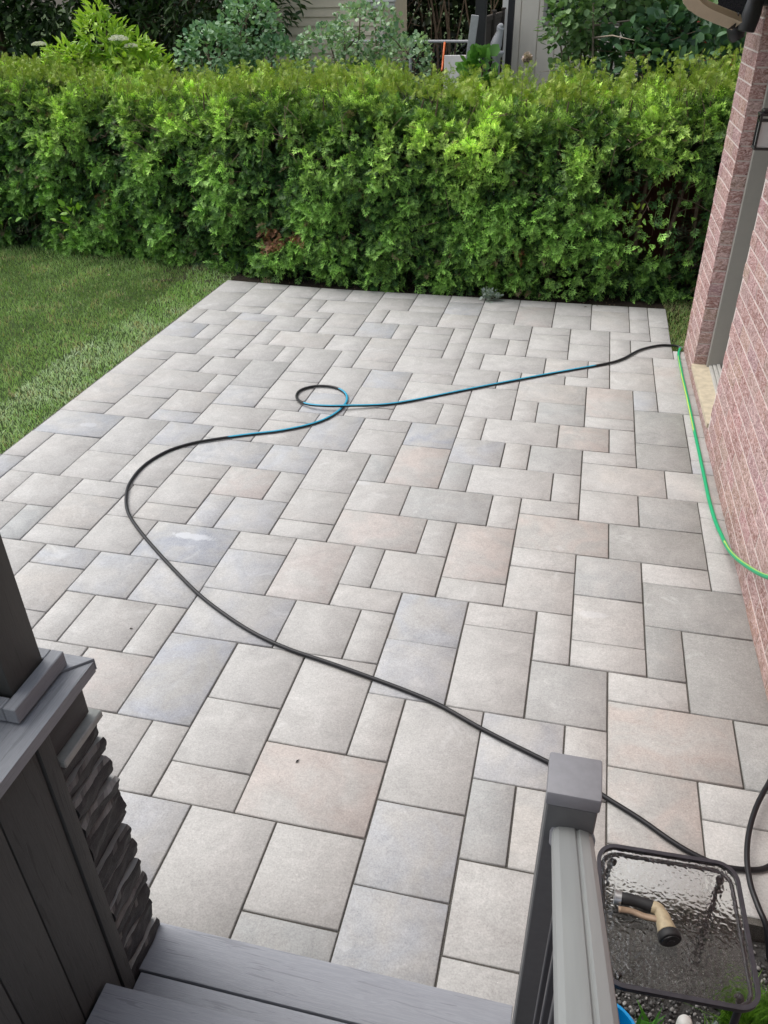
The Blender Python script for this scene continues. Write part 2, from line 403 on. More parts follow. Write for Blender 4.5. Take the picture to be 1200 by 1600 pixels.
PAV = '0,0,2,2n 0,2,2,5n 2,0,4,1n 2,1,4,4n 2,4,4,5n 4,0,6,2n 4,2,6,3n 4,3,6,5n 6,0,8,2n 6,2,7,4n 7,2,10,4n 6,4,8,5n 0,5,1,7n 1,5,3,7n 3,5,5,6b 3,6,5,8w 5,5,7,7n 7,5,8,7n 0,7,2,9b 2,7,3,9n 0,9,3,11n 3,8,5,10n 3,10,5,11n 5,7,6,9n 6,7,9,9w 5,9,7,11n 7,9,8,11n 8,6,10,7n 8,4,10,6n 9,7,11,9n 0,11,2,12n 0,12,2,14w 0,14,2,17w 2,11,4,13n 4,11,6,13n 2,13,5,15n 5,13,6,15n 6,11,8,14g 8,9,10,12n 8,12,10,13n 8,13,10,15n 8,15,10,16n 6,14,8,16b 2,15,4,16n 4,15,6,17w 2,16,4,18w 4,17,6,18b 6,16,9,18n 0,17,2,18n 0,18,3,20b 3,18,5,21n 5,18,7,20b 9,16,11,17n 7,18,9,19n 9,17,11,19w 10,19,12,21b 8,0,10,2n 10,0,12,1n 10,1,12,3n 12,0,14,2n 12,2,14,3n 14,0,16,1n 14,1,16,3b 14,3,16,5n 16,0,18,2n 16,2,18,4n 10,3,11,5n 11,3,14,5n 10,5,12,7b 12,5,13,7n 13,5,15,6n 13,6,15,8n 13,8,15,9n 15,5,16,7n 15,7,16,9n 11,7,13,10w 11,10,13,11n 10,9,11,11n 13,9,16,11n 16,4,17,6n 17,4,19,6n 16,6,18,8n 18,6,19,8n 19,4,21,5n 19,5,21,7n 19,7,21,8n 18,0,20,1n 18,1,20,4p 20,0,22,2n 20,2,22,4n 22,0,24,1n 22,1,24,4w 24,0,25,2n 24,2,25,4n 25,0,26,3n 25,3,26,5n 23,4,25,5n 21,4,23,6n 21,6,23,8n 23,5,24,7n 24,5,26,7n 23,7,25,9n 23,9,25,11n 17,8,20,10n 20,8,22,10w 22,8,23,10n 16,8,17,10n 16,10,18,12n 18,10,19,12n 19,10,21,11n 21,10,23,11n 14,11,16,12n 14,12,17,14n 19,11,22,13w 19,13,20,15n 20,13,22,15g 17,12,19,15n 22,11,24,14p 22,14,24,15n 24,11,25,13b 24,13,26,16d 24,16,26,18d 12,11,14,13b 10,11,12,14n 10,14,12,16b 12,15,14,16n 11,16,13,19b 13,16,15,17n 13,17,15,19n 14,14,16,16n 16,14,17,16n 15,16,17,18B 17,15,18,17n 17,17,19,19b 15,18,17,21p 19,17,20,19n 20,17,22,19g 18,15,21,17n 21,15,23,17o 17,19,18,21g 18,19,21,21n 19,21,20,23n 16,21,19,23g 20,21,22,22n 21,19,22,21n 22,17,24,18n 22,18,25,20w 22,20,24,22n 24,20,26,22d 23,22,26,24d 26,23,27,25n 24,24,26,25n 20,22,23,24o 11,21,12,23n 12,19,14,22n 12,22,14,24n 12,24,14,25n 14,19,15,21g 14,21,16,23n 14,23,17,25p 5,20,7,23n 7,21,9,22n 7,22,9,24w 7,24,9,25w 9,23,10,25b 9,21,11,23p 10,23,12,25b 1,20,3,23n 3,21,5,23n 2,23,4,25n 4,23,6,24n 4,24,6,26w 3,25,4,27g 4,26,6,27n 6,25,8,27n 5,27,7,28b 5,28,7,30w 7,27,9,29b 7,29,8,31n 8,29,10,31n 9,27,11,29b 8,25,11,27B 11,25,13,26n 11,26,13,28b 11,28,14,30b 10,29,11,31n 13,25,15,28p 15,25,16,27n 16,25,18,27n 15,27,17,28n 14,28,16,30n 16,28,17,30n 17,27,19,29b 17,23,18,25n 18,23,20,26p 18,26,20,27n 20,24,22,25n 20,25,22,27n 19,27,21,28n 21,27,22,29n 22,24,24,26g 22,26,24,28w 22,28,24,29n 24,25,27,27d 24,27,25,29d 25,27,27,30d 23,29,25,30n 23,30,26,32o 23,32,25,34o 11,30,13,33B 9,31,11,33p 13,30,15,32n 12,33,13,35n 13,32,15,34n 13,34,15,35n 15,30,17,33n 15,33,18,35p 19,28,21,31n 17,29,19,31b 17,31,18,33n 18,31,20,34n 21,29,23,31g 20,31,22,33b 22,31,23,33n 20,33,21,35g 18,34,20,36b 20,35,22,37n 16,35,18,37n 16,37,18,38g 7,19,10,21b 26,6,27,7n 25,7,27,8n 25,8,27,11p 25,11,27,13n 12,13,14,15n 23,15,24,17n 1,25,3,27n 10,33,12,35w 14,35,16,38n 18,36,20,39b 26,13,27,15n 26,15,27,17n 26,17,27,18b 26,21,27,23n 25,32,27,33n 26,30,28,32d 25,18,27,20w 0,20,1,22n 0,22,1,24b 3,27,5,29n 5,30,7,32n 20,37,22,39n 12,35,14,37b 25,33,27,35n 1,23,2,25n 6,23,7,25n 27,6,28,9n 27,9,28,12w 27,12,28,15n 27,15,28,18b 27,18,28,21b 26,20,27,21n 27,21,28,24n -1,22,0,25n 0,24,1,27n 27,24,28,27b -1,25,0,28w 0,27,2,30n 2,27,3,30n 27,27,28,30w -1,28,0,31w 3,29,5,32n 0,30,2,33n 2,30,3,33w -1,31,0,34n 7,31,9,34n 3,32,5,35w 5,32,7,35w 27,32,28,35n 0,33,2,36n 2,33,3,36w 9,33,10,36w 21,33,23,35w -1,34,0,37n 7,34,9,37w 23,34,25,36b 3,35,5,38n 5,35,7,38n 10,35,12,38n 22,35,23,36b 25,35,27,36w 27,35,28,36n 0,36,2,39w 2,36,3,39n 9,36,10,39w -1,37,0,40w 7,37,9,40n 12,37,14,40b 3,38,5,40b 5,38,7,40w 10,38,12,40b 14,38,16,40b 16,38,18,40n 0,39,2,40n 2,39,3,40w 9,39,10,40w 18,39,20,40n 20,39,22,40n'
U = 0.166
def voff(v): return float(np.interp(v, [0, 4, 6, 8, 13, 22, 28, 31, 33.2, 35, 37.2], [0, .12, .3, .42, .45, .5, .6, .78, .85, .93, 1.0]))
def ppos(u, v):
    k = 0.25 * max(0.0, 1 - u / 5.0) * (1 if v < 24 else max(0, 1 - (v - 24) / 4))
    vv = v + voff(v)
    if v < 24: vv -= 0.4 * max(0.0, 1 - u / 6.0) * (1 - v / 24)
    return (u + 0.0 - k) * U, -vv * U
TN = {'n': ((.412, .403, .389), (.430, .424, .409)), 'w': ((.432, .417, .396), (.418, .411, .397)), 'p': ((.428, .392, .370), (.42, .410, .393)),
      'o': ((.415, .376, .350), (.384, .377, .360)), 'b': ((.378, .386, .400), (.412, .408, .398)), 'B': ((.342, .355, .384), (.402, .400, .388)),
      'g': ((.360, .364, .357), (.394, .390, .378)), 'd': ((.305, .305, .294), (.332, .328, .315))}  # 'd': darker stones by the wall, with house shading put into their grey
def build_patio():
    V, F, A, Bc, Sd = [], [], [], [], []
    R_ = random.Random(11)
    for tok in PAV.split():
        c = tok[-1]; u0, v0, u1, v1 = [int(q) for q in tok[:-1].split(',')]
        if u0 >= 22: v1 = min(v1, 35)
        if v1 <= v0: continue
        # each corner of the paver, warped the way the laid rows really drift
        g, ch = 0.0031, 0.0038
        P = [ppos(u0, v0), ppos(u1, v0), ppos(u1, v1), ppos(u0, v1)]
        xs = [p[0] for p in P]; ys = [p[1] for p in P]
        x0, x1 = (xs[0] + xs[3]) / 2 + g, (xs[1] + xs[2]) / 2 - g
        y1, y0 = (ys[0] + ys[1]) / 2 - g, (ys[2] + ys[3]) / 2 + g
        sk0 = (xs[0] - xs[3]) / 2; sk1 = (xs[1] - xs[2]) / 2; t0 = (ys[1] - ys[0]) / 2
        j = [R_.uniform(-.0012, .0012) for _ in range(4)]; dz = R_.uniform(-.0012, .0012)
        x0 += j[0]; x1 += j[1]; y0 += j[2]; y1 += j[3]
        tl = [R_.uniform(-.0012, .0012) for _ in range(4)]
        ring = lambda e, z: [(x0 + e - sk0, y0 + e, z + tl[0]), (x1 - e - sk1, y0 + e, z + tl[1]), (x1 - e + sk1, y1 - e + t0, z + tl[2]), (x0 + e + sk0, y1 - e - t0, z + tl[3])]
        b = len(V)
        V += ring(ch, dz) + ring(0.0008, dz - 0.0032) + ring(0, -0.06)
        F.append((b, b + 1, b + 2, b + 3))
        for r in (0, 4):
            for k in range(4): F.append((b + r + 4 + k, b + r + 4 + (k + 1) % 4, b + r + (k + 1) % 4, b + r + k))
        m = R_.uniform(.965, 1.035); a0, b0 = TN[c]
        hue = R_.uniform(-.004, .004)
        a0 = (a0[0] * m + hue, a0[1] * m, a0[2] * m - hue * .8); m2 = R_.uniform(.93, 1.05); b0 = tuple(q * m2 for q in b0)
        A += [a0] * 12; Bc += [b0] * 12; s3 = [R_.uniform(0, 40) for _ in range(3)]; Sd += [s3] * 12
    me = np_mesh('patio', np.array(V), np.array(F), np.array(A))
    for nm, dat in (('tint2', Bc), ('seed', Sd)):
        at = me.color_attributes.new(nm, 'FLOAT_COLOR', 'POINT'); q = np.ones((len(V), 4), dtype=np.float32); q[:, :3] = np.array(dat); at.data.foreach_set('color', q.ravel())
    o = link('patio', me, M_PAVER); tag(o, kind='structure')
build_patio()
b = MB(); b.box((-0.06, -5.985, -0.12), (4.30, 0.0, -0.009)); b.box((4.30, -5.985, -0.12), (4.66, -1.02, -0.0095)); b.box((-0.2, -6.9, -0.12), (3.66, -5.985, -0.0085))
tag(b.build('joint_bed', M_SAND), kind='structure')

# ------------------------------------------------------------------ grass
def blades(name, X, Y, Z, H, W_, colr, lean=0.5, kind='stuff', parent=None, seed=1, width=0.0022):
    r = np.random.default_rng(seed); n = len(X)
    az = r.uniform(0, 2 * np.pi, n); la = r.uniform(0, 2 * np.pi, n); ln = np.abs(r.normal(0, lean, n)) + 0.15
    dx, dy = np.cos(la) * ln, np.sin(la) * ln
    wx, wy = np.cos(az) * W_ * 1.0, np.sin(az) * W_
    V = np.zeros((n, 6, 3), np.float32)
    for k, (h, bend, ww) in enumerate(((0, 0, 1.0), (0.55, 0.35, 0.85), (0.95, 1.0, 0.12))):
        cx = X + dx * H * bend; cy = Y + dy * H * bend; cz = Z + H * h * np.clip(1.0 - 0.25 * ln * bend, 0.3, 1)
        V[:, 2 * k] = np.stack([cx - wx * ww, cy - wy * ww, cz], 1); V[:, 2 * k + 1] = np.stack([cx + wx * ww, cy + wy * ww, cz], 1)
    base = np.arange(n)[:, None] * 6
    F = np.concatenate([base + np.array([0, 1, 3, 2]), base + np.array([2, 3, 5, 4])])
    C_ = np.repeat(colr[:, None, :], 6, 1)
    me = np_mesh(name, V.reshape(-1, 3), F, C_.reshape(-1, 3))
    o = link(name, me, M_GRASS, parent)
    if kind: tag(o, kind=kind)
    return o
def fnoise(X, Y, sc, z=0.0): return np.array([noise.noise((float(x) * sc, float(y) * sc, z)) for x, y in zip(X, Y)])
def lawn_edge_x(Y):  # the drifted left edge of the paving
    return np.array([ppos(0, max(0.0, -y / U))[0] for y in Y])
N = 105000
Y = 1.15 - 6.0 * rng.random(N) ** 1.0; X = -4.6 * rng.random(N) ** 1.05
ex = lawn_edge_x(Y[::1]); X = X + ex + 0.006
hedge_front = lambda x: np.interp(x, [-5, -3.3, -1.95, -.63, .4, 1.6, 2.9, 3.8, 4.6, 6], [.85, .80, .75, .50, .16, .05, .08, .17, .22, .3])
keep = Y < hedge_front(X) + 0.15
X, Y = X[keep], Y[keep]; n = len(X)
strip = ((ex[keep] - X) < 0.52 + 0.05 * np.sin(Y * 2.2)) & (Y < 0.7)
big = fnoise(X, Y, 0.9); sm = fnoise(X, Y, 3.4, 4.0)
dark = np.array([.16, .27, .070]); lite = np.array([.38, .58, .20]); blue = np.array([.74, .86, .64]); straw = np.array([.55, .48, .26])
t_ = np.clip(0.4 + 0.8 * big + 0.6 * sm + rng.normal(0, .22, n), 0, 1)[:, None]
Cc = dark * (1 - t_) + lite * t_
Cs = (dark * 2.2) * (1 - t_) + blue * t_
Cc = np.where(strip[:, None], Cs * 0.85 + Cc * 0.15, Cc)
dry = rng.random(n) < np.where(sm > .22, .30, .05); Cc[dry] = straw * rng.uniform(.6, 1.1, (dry.sum(), 1))
Hh = np.where(strip, rng.uniform(.026, .048, n), rng.uniform(.022, .048, n)) * (1 + .3 * sm)
blades('grass', X, Y, np.full(n, -.03), Hh, rng.uniform(.0016, .0030, n), Cc * rng.uniform(.8, 1.2, (n, 1)), .55)
# the corner of grass between paving, hedge and house
n = 5200
X = rng.uniform(4.31, 4.95, n); Y = -1.02 + 1.35 * rng.random(n); k = (X < 4.40) | (Y > -1.0); X, Y = X[k], Y[k]; n = len(X)
t_ = rng.random(n)[:, None]; Cc = dark * (1 - t_) + lite * .9 * t_; dry = rng.random(n) < .35; Cc[dry] = straw * rng.uniform(.5, 1, (dry.sum(), 1))
blades('grass_corner', X, Y, np.full(n, -.03), rng.uniform(.02, .05, n), rng.uniform(.0016, .003, n), Cc, .6, seed=3)

# ------------------------------------------------------------------ foliage
def frames(D, r, roll=None):
    """D (n,3) unit stem directions -> rotation matrices with Y along D and Z a random-rolled normal"""
    n = len(D); A = r.normal(size=(n, 3)) if roll is None else roll
    X_ = np.cross(D, A); X_ /= np.linalg.norm(X_, axis=1)[:, None] + 1e-9
    Z_ = np.cross(X_, D)
    return np.stack([X_, D, Z_], 2)
def scatter(name, mat, P, D, size, tmpl, faces, colr, parent=None, r=None, roll=None, tipcol=None, smooth=False):
    r = r or np.random.default_rng(5)
    M = frames(D, r, roll); T = np.array(tmpl, np.float32)
    V = np.einsum('nij,kj->nki', M, T) * size[:, None, None] + P[:, None, :]
    n, k = len(P), len(T)
    Fa = np.array(faces); F = (np.arange(n)[:, None, None] * k + Fa[None]).reshape(-1, Fa.shape[1])
    if tipcol is not None:
        wgt = np.clip(T[:, 1], 0, 1)[None, :, None] ** 1.5
        Ck = colr[:, None, :] * (1 - wgt) + tipcol[:, None, :] * wgt
    else: Ck = np.repeat(colr[:, None, :], k, 1)
    me = np_mesh(name, V.reshape(-1, 3), F, Ck.reshape(-1, 3))
    return link(name, me, mat, parent, smooth)
def spray_template():
    V, F = [], []
    def rh(p, q, w, curl=-.22):
        p = np.array(p); q = np.array(q); d_ = q - p; nn = np.array([-d_[1], d_[0]]); nn = nn / np.linalg.norm(nn) * w
        m = p + d_ * .45; b = len(V)
        for s in (p, m + nn, q, m - nn): V.append((s[0], s[1], curl * s[1] ** 2 + .25 * abs(s[0])))
        F.append((b, b + 3, b + 2, b + 1))
    rh((0, 0), (0, .55), .022); rh((0, .40), (0, 1.0), .060)
    for i, (y, L) in enumerate(((.08, .60), (.34, .50), (.60, .30))):
        for sgn in (-1, 1):
            yy = y + (.10 if sgn > 0 else 0); ax, ay = sgn * .72, .69
            rh((0, yy), (ax * L, yy + ay * L), .052)
            if i < 2:
                rh((ax * L * .35, yy + ay * L * .35), (ax * L * .35 + sgn * .02, yy + ay * L * .35 + .24), .036)
                rh((ax * L * .45, yy + ay * L * .45), (ax * L * .45 + sgn * .22, yy + ay * L * .45 + .04), .036)
    return V, F
SPV, SPF = spray_template()
SPV2 = [(x * .55 + .10 * y * y, y, z * 1.6) for x, y, z in SPV]
LEAFV = [(0, 0, 0), (.26, .30, .07), (.24, .68, .07), (0, 1, -.06), (-.24, .68, .07), (-.26, .30, .07)]
LEAFF = [(0, 1, 2, 3), (0, 3, 4, 5)]
ROUNDV = [(0, 0, 0), (.42, .25, .06), (.40, .72, .05), (0, 1, -.05), (-.40, .72, .05), (-.42, .25, .06)]
LANCEV = [(0, 0, 0), (.15, .33, .04), (.13, .66, .03), (0, 1, -.10), (-.13, .66, .03), (-.15, .33, .04)]
def unit(a): return a / (np.linalg.norm(a, axis=-1)[..., None] + 1e-9)

def hedge():
    root = empty('cedar_hedge', (0.5, .7, 0)); tag(root, 'long dense clipped green cedar hedge across the far side of the patio', 'hedge')
    off = np.array([0.5, .7, 0]); r = np.random.default_rng(21)
    def surf(x, s, dep):
        """s 0..1 up the front face, 1..1.55 back over the top; dep metres inwards"""
        yf = hedge_front(x) + .05
        zt = 1.60 + .06 * np.sin(x * 1.7) + .05 * np.sin(x * 4.1 + 1) + .035 * np.sin(x * 9.3 + 2)
        f = np.clip(s, 0, 1); tp = np.clip(s - 1, 0, 1)
        z = .01 + (zt - .01) * f; y = yf + .16 * f ** 2 - .05 * np.sin(f * np.pi)
        z = z + .05 * np.sin(np.clip(tp * 2, 0, 1) * np.pi * .5); y = y + tp * 2.1
        edge = np.exp(-((s - 1) / .10) ** 2); y = y + edge * .07; z = z - edge * .05
        nf = np.where(s < 1, 1.0, 0.0) * (1 - edge * .5); nrm = unit(np.stack([np.zeros_like(x), -nf - .05, (1 - nf) + .15], 1))
        return np.stack([x, y, z], 1) - nrm * dep[:, None], nrm
    n = 72000
    x = r.uniform(-4.7, 5.3, n); s = np.where(r.random(n) < .68, r.random(n) * 1.02, 1 + r.random(n) * .52)
    dep = r.random(n) ** 1.5 * .24
    P, nrm = surf(x, s, dep)
    bmp = np.array([noise.noise((p[0] * 2.1, p[1] * 2.1 + 3, p[2] * 2.1)) + .55 * noise.noise((p[0] * 5.2, p[1] * 5.2, p[2] * 5.2 + 9)) for p in P.tolist()])
    P = P + nrm * (bmp * .20)[:, None]
    clump = np.array([noise.noise((p[0] * 7, p[1] * 7 + 3, p[2] * 7)) for p in P.tolist()])
    keep = clump + .5 * bmp + r.normal(0, .20, n) > -.20
    hx = ((P[:, 0] - 4.16) / .40) ** 2 + ((P[:, 2] - .72) / .36) ** 2
    keep &= ~((hx < 1) & (r.random(n) < .90))
    hx2 = ((P[:, 0] - 3.35) / .30) ** 2 + ((P[:, 2] - .20) / .16) ** 2; keep &= ~((hx2 < 1) & (r.random(n) < .7))
    P, nrm, s, bmp, dep, clump = P[keep], nrm[keep], s[keep], bmp[keep], dep[keep], clump[keep]; n = len(P)
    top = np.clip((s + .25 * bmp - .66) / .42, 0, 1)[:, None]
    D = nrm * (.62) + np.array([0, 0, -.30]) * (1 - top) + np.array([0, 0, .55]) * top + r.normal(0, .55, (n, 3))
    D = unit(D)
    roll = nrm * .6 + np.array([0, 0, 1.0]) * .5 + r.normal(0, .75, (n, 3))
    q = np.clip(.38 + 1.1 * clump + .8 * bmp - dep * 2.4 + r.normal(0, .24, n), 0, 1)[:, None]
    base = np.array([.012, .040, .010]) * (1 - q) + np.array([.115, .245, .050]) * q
    topc = np.array([.035, .085, .016]) * (1 - q) + np.array([.24, .38, .075]) * q  # top band yellower and lighter, the light on it put into the colour
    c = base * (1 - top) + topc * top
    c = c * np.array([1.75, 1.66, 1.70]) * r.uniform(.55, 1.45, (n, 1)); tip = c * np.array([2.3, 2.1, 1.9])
    # browned, dead patches
    for (px_, pz, rx, rz_) in ((.42, .40, .16, .11), (.72, .44, .09, .09), (-1.75, .62, .06, .05), (2.95, .40, .05, .05)):
        m = (((P[:, 0] - px_) / rx) ** 2 + ((P[:, 2] - pz) / rz_) ** 2 < 1) & (r.random(n) < .8) & (s < 1)
        c[m] = np.array([.30, .145, .075]) * r.uniform(.5, 1.4, (m.sum(), 1)); tip[m] = c[m]
    m = r.random(n) < .012; c[m] = (.22, .17, .09); tip[m] = c[m]
    sz = .044 + .088 * r.random(n) ** 1.4
    fern = r.random(n) < .45; std = ~fern
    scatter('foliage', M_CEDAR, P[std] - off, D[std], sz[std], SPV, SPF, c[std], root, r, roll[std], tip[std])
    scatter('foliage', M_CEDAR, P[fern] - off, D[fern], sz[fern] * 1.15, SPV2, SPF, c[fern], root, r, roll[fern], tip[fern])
    # upright new shoots along the top
    n = 800; x = r.uniform(-4.6, 5.2, n); yy = hedge_front(x) + .25 + r.random(n) * .95
    Ps, Ds, Ss, Cs_ = [], [], [], []
    st = MB()
    for i in range(n):
        L = r.uniform(.06, .27) * (1.3 if x[i] > 2.2 else 1); a = Vector((r.normal(0, .25), r.normal(0, .25), 1)).normalized()
        p0 = Vector((x[i], yy[i], 1.62 + .06 * math.sin(x[i] * 1.7))); p1 = p0 + a * (L + .06)
        if i % 2 == 0: st.tube([p0 - Vector(off), (p0 + a * L * .5) - Vector(off), p1 - Vector(off)], [.0025, .002, .001], 4)
        for k in range(int(3 + L * 34)):
            tt = (k + r.random()) / (3 + L * 34); Ps.append(tuple(p0 + a * (L * tt + .04))); dd = unit(np.array([r.normal(0, .8), r.normal(0, .8), .75])); Ds.append(dd)
            Ss.append(.045 + .045 * (1 - tt) * r.random() + .012); gg = r.random(); Cs_.append(np.array([.17, .29, .035]) * (1 - gg) + np.array([.30, .40, .06]) * gg)
    scatter('new_shoots', M_CEDAR, np.array(Ps) - off, np.array(Ds), np.array(Ss), SPV, SPF, np.array(Cs_) * 1.1, root, r, None, np.array(Cs_) * np.array([1.6, 1.4, 1.6]))
    # bare twigs, inside stems and trunks
    for i in range(230):
        x0 = r.uniform(-4.2, 4.9); z0 = r.uniform(.1, 1.75); y0 = float(hedge_front(x0)) + r.uniform(.02, .2)
        p = Vector((x0, y0, z0)) - Vector(off); dv = Vector((r.normal(0, 1), r.normal(0, .4), r.normal(0.2, .8))).normalized() * r.uniform(.08, .3)
        st.tube([p, p + dv * .5 + Vector((0, 0, r.normal(0, .015))), p + dv], [.0028, .0022, .001], 4)
    for i in range(34):
        x0 = -4.5 + i * .285 + r.normal(0, .04); y0 = float(hedge_front(x0)) + .42 + r.normal(0, .05)
        pts = [Vector((x0, y0, -.1)), Vector((x0 + r.normal(0, .03), y0, .5)), Vector((x0 + r.normal(0, .06), y0 + .05, 1.1)), Vector((x0 + r.normal(0, .08), y0 + .05, 1.65))]
        st.tube([p - Vector(off) for p in pts], [.028, .022, .015, .006], 6)
        for k in range(7):
            z0 = r.uniform(.15, 1.4); q0 = Vector((x0, y0, z0)); dv = Vector((r.normal(0, .5), -.7 + r.normal(0, .2), r.uniform(-.1, .5))).normalized() * r.uniform(.25, .45)
            st.tube([q0 - Vector(off), q0 + dv * .5 - Vector(off) + Vector((0, 0, .02)), q0 + dv - Vector(off)], [.008, .005, .002], 4)
    st.build('branch', M_BARK, root)
    # the shaded inner growth: old brown-green sprays, coloured near-black so gaps look shaded
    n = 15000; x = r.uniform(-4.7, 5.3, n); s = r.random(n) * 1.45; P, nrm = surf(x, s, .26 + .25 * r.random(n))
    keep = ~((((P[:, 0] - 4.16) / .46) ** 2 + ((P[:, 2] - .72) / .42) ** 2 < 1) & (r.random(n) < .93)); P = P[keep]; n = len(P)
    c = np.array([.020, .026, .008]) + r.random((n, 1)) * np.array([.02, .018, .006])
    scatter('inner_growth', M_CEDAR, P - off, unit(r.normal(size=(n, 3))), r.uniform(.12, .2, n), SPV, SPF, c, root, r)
hedge()

def leafy(name, label, cat, centre, clumps, nleaf, tmpl, size, c1, c2, stems=6, group=None, up_bias=.3, droop=0.0, seed=1, stem_mat=None, mat=None, part='foliage'):
    """clumps: (dx,dy,z, rx,ry,rz) ellipsoids whose outer shells carry the leaves"""
    r = np.random.default_rng(seed); root = empty(name, centre); tag(root, label, cat, group)
    vol = np.array([a[3] * a[4] + a[4] * a[5] + a[3] * a[5] for a in clumps]); pick = r.choice(len(clumps), nleaf, p=vol / vol.sum())
    Cl = np.array(clumps)[pick]; dirs = unit(r.normal(size=(nleaf, 3)))
    rr = (1 - .42 * r.random(nleaf) ** 1.6)[:, None]
    P = Cl[:, :3] + dirs * rr * Cl[:, 3:]
    nz = np.array([noise.noise((p[0] * 5 + seed, p[1] * 5, p[2] * 5)) for p in P.tolist()])
    P = P + dirs * (nz * .12)[:, None] * Cl[:, 3:].mean(1)[:, None]
    keep = (nz + r.normal(0, .2, nleaf) > -.25) & (P[:, 2] > .05)
    P, dirs, nz = P[keep], dirs[keep], nz[keep]; n = len(P)
    D = unit(dirs * .8 + np.array([0, 0, up_bias - droop]) + r.normal(0, .5, (n, 3)))
    roll = dirs * .5 + np.array([0, 0, 1.0]) + r.normal(0, .35, (n, 3))
    q = np.clip(.5 + nz + r.normal(0, .25, n), 0, 1)[:, None]
    c = np.array(c1) * (1 - q) + np.array(c2) * q
    scatter(part, mat or M_LEAF, P, D, r.uniform(.7, 1.25, n) * size, tmpl, LEAFF, c, root, r, roll)
    st = MB()
    for i in range(stems):
        a = clumps[i % len(clumps)]; p1 = Vector((a[0] + r.normal(0, a[3] * .3), a[1] + r.normal(0, a[4] * .3), a[2] + a[5] * r.uniform(.1, .6)))
        p0 = Vector((r.normal(0, .10), r.normal(0, .08), -.12)); mid = p0.lerp(p1, .5) + Vector((r.normal(0, .06), r.normal(0, .05), .1))
        th = .012 + .006 * (p1.z)
        pts = catmull([p0, mid, p1], 4); st.tube(pts, [th * (1 - .75 * k / (len(pts) - 1)) for k in range(len(pts))], 6)
        for k in range(5):
            q0 = p0.lerp(p1, r.uniform(.45, .95)); q1 = q0 + Vector((r.normal(0, .8) * a[3], r.normal(0, .8) * a[4], abs(r.normal(0, .6)) * a[5]))
            st.tube([q0, q0.lerp(q1, .5) + Vector((0, 0, .03)), q1], [th * .4, th * .28, .002], 4)
    st.build('stem' if cat != 'tree' else 'limbs', stem_mat or M_BARK, root)
    return root

# elder with white flower heads, behind the left end of the hedge
e = leafy('elder_shrub', 'yellow-green elder shrub with white flower heads above the left of the hedge', 'shrub', (-2.1, 1.95, 0),
          [(-.35, 0, 1.80, .36, .3, .22), (.0, .05, 2.05, .30, .3, .26), (.30, 0, 1.86, .34, .3, .24), (.55, .05, 1.72, .25, .25, .2), (0, .1, 1.4, .6, .35, .4), (.02, .0, 2.34, .10, .1, .08)],
          3000, LANCEV, .135, (.18, .36, .035), (.50, .70, .10), 9, up_bias=.1, droop=.15, seed=3)
fr = np.random.default_rng(9)
for hx, hy, hz, rr_ in ((-.66, -.22, 2.02, .075), (.36, -.25, 2.07, .10), (.47, -.20, 2.0, .07)):
    n = 520; dd = unit(fr.normal(size=(n, 3))); dd[:, 2] = np.abs(dd[:, 2]) * .45
    P = np.array([hx, hy, hz]) + dd * rr_ * (0.75 + .35 * fr.random((n, 1))); up_ = unit(np.stack([fr.normal(0, .5, n), fr.normal(0, .5, n), np.ones(n)], 1))
    scatter('flower_head', M_LEAF, P, up_, np.full(n, .013), ROUNDV, LEAFF, np.full((n, 3), .72) * np.array([1, 1, .9]), e, fr)
leafy('bluish_shrub', 'round-leaved blue-green shrub left of the beige shed behind the hedge', 'shrub', (-.75, 2.7, 0),
      [(-.35, 0, 1.85, .42, .4, .35), (.15, .05, 2.1, .38, .4, .38), (.45, -.05, 1.75, .35, .35, .32), (0, 0, 1.2, .7, .5, .6)], 5200, ROUNDV, .058, (.06, .17, .075), (.30, .48, .26), 9, seed=5)
leafy('bushy_shrub', 'dense grey-green rounded shrub in front of the beige shed', 'shrub', (.75, 2.75, 0),
      [(-.40, 0, 1.85, .42, .4, .35), (.05, .05, 2.08, .44, .4, .33), (.48, -.05, 1.78, .36, .35, .36), (0, 0, 1.2, .75, .5, .6)], 6000, ROUNDV, .048, (.10, .21, .10), (.40, .56, .33), 9, seed=6)
leafy('lilac_shrub', 'tall dark-leaved lilac with bare grey stems behind the right of the hedge', 'shrub', (3.62, 2.5, 0),
      [(-.35, 0, 2.35, .42, .4, .42), (.15, .1, 2.6, .5, .4, .4), (.50, .1, 2.15, .45, .4, .35), (-.25, 0, 1.78, .42, .3, .28), (-.52, 0, 2.15, .28, .3, .35)], 3800, ROUNDV, .075, (.06, .14, .05), (.25, .40, .16), 14, seed=7,
      stem_mat=simple('grey_bark', (.26, .22, .17), .85, .2, var=.3))
leafy('dogwood_shrub', 'broad dark green shrub beside the brick corner behind the hedge', 'shrub', (4.25, 2.2, 0),
      [(-.45, 0, 1.85, .45, .35, .32), (.1, 0, 1.9, .45, .35, .32), (.5, .1, 1.75, .4, .3, .3), (-.2, .1, 2.1, .3, .3, .2), (0, 0, 1.2, .8, .4, .6)], 3400, ROUNDV, .095, (.03, .085, .04), (.12, .23, .11), 8, seed=8)
# big-leaved garden plant by the black post
leafy('hosta_plant', 'bright green broad-leaved plant beside the black pergola posts', 'plant', (2.12, 2.9, 0), [(0, 0, 1.68, .20, .2, .20), (0, 0, 1.1, .25, .2, .5)], 420, ROUNDV, .12, (.05, .15, .03), (.13, .30, .05), 5, up_bias=.7, seed=10)

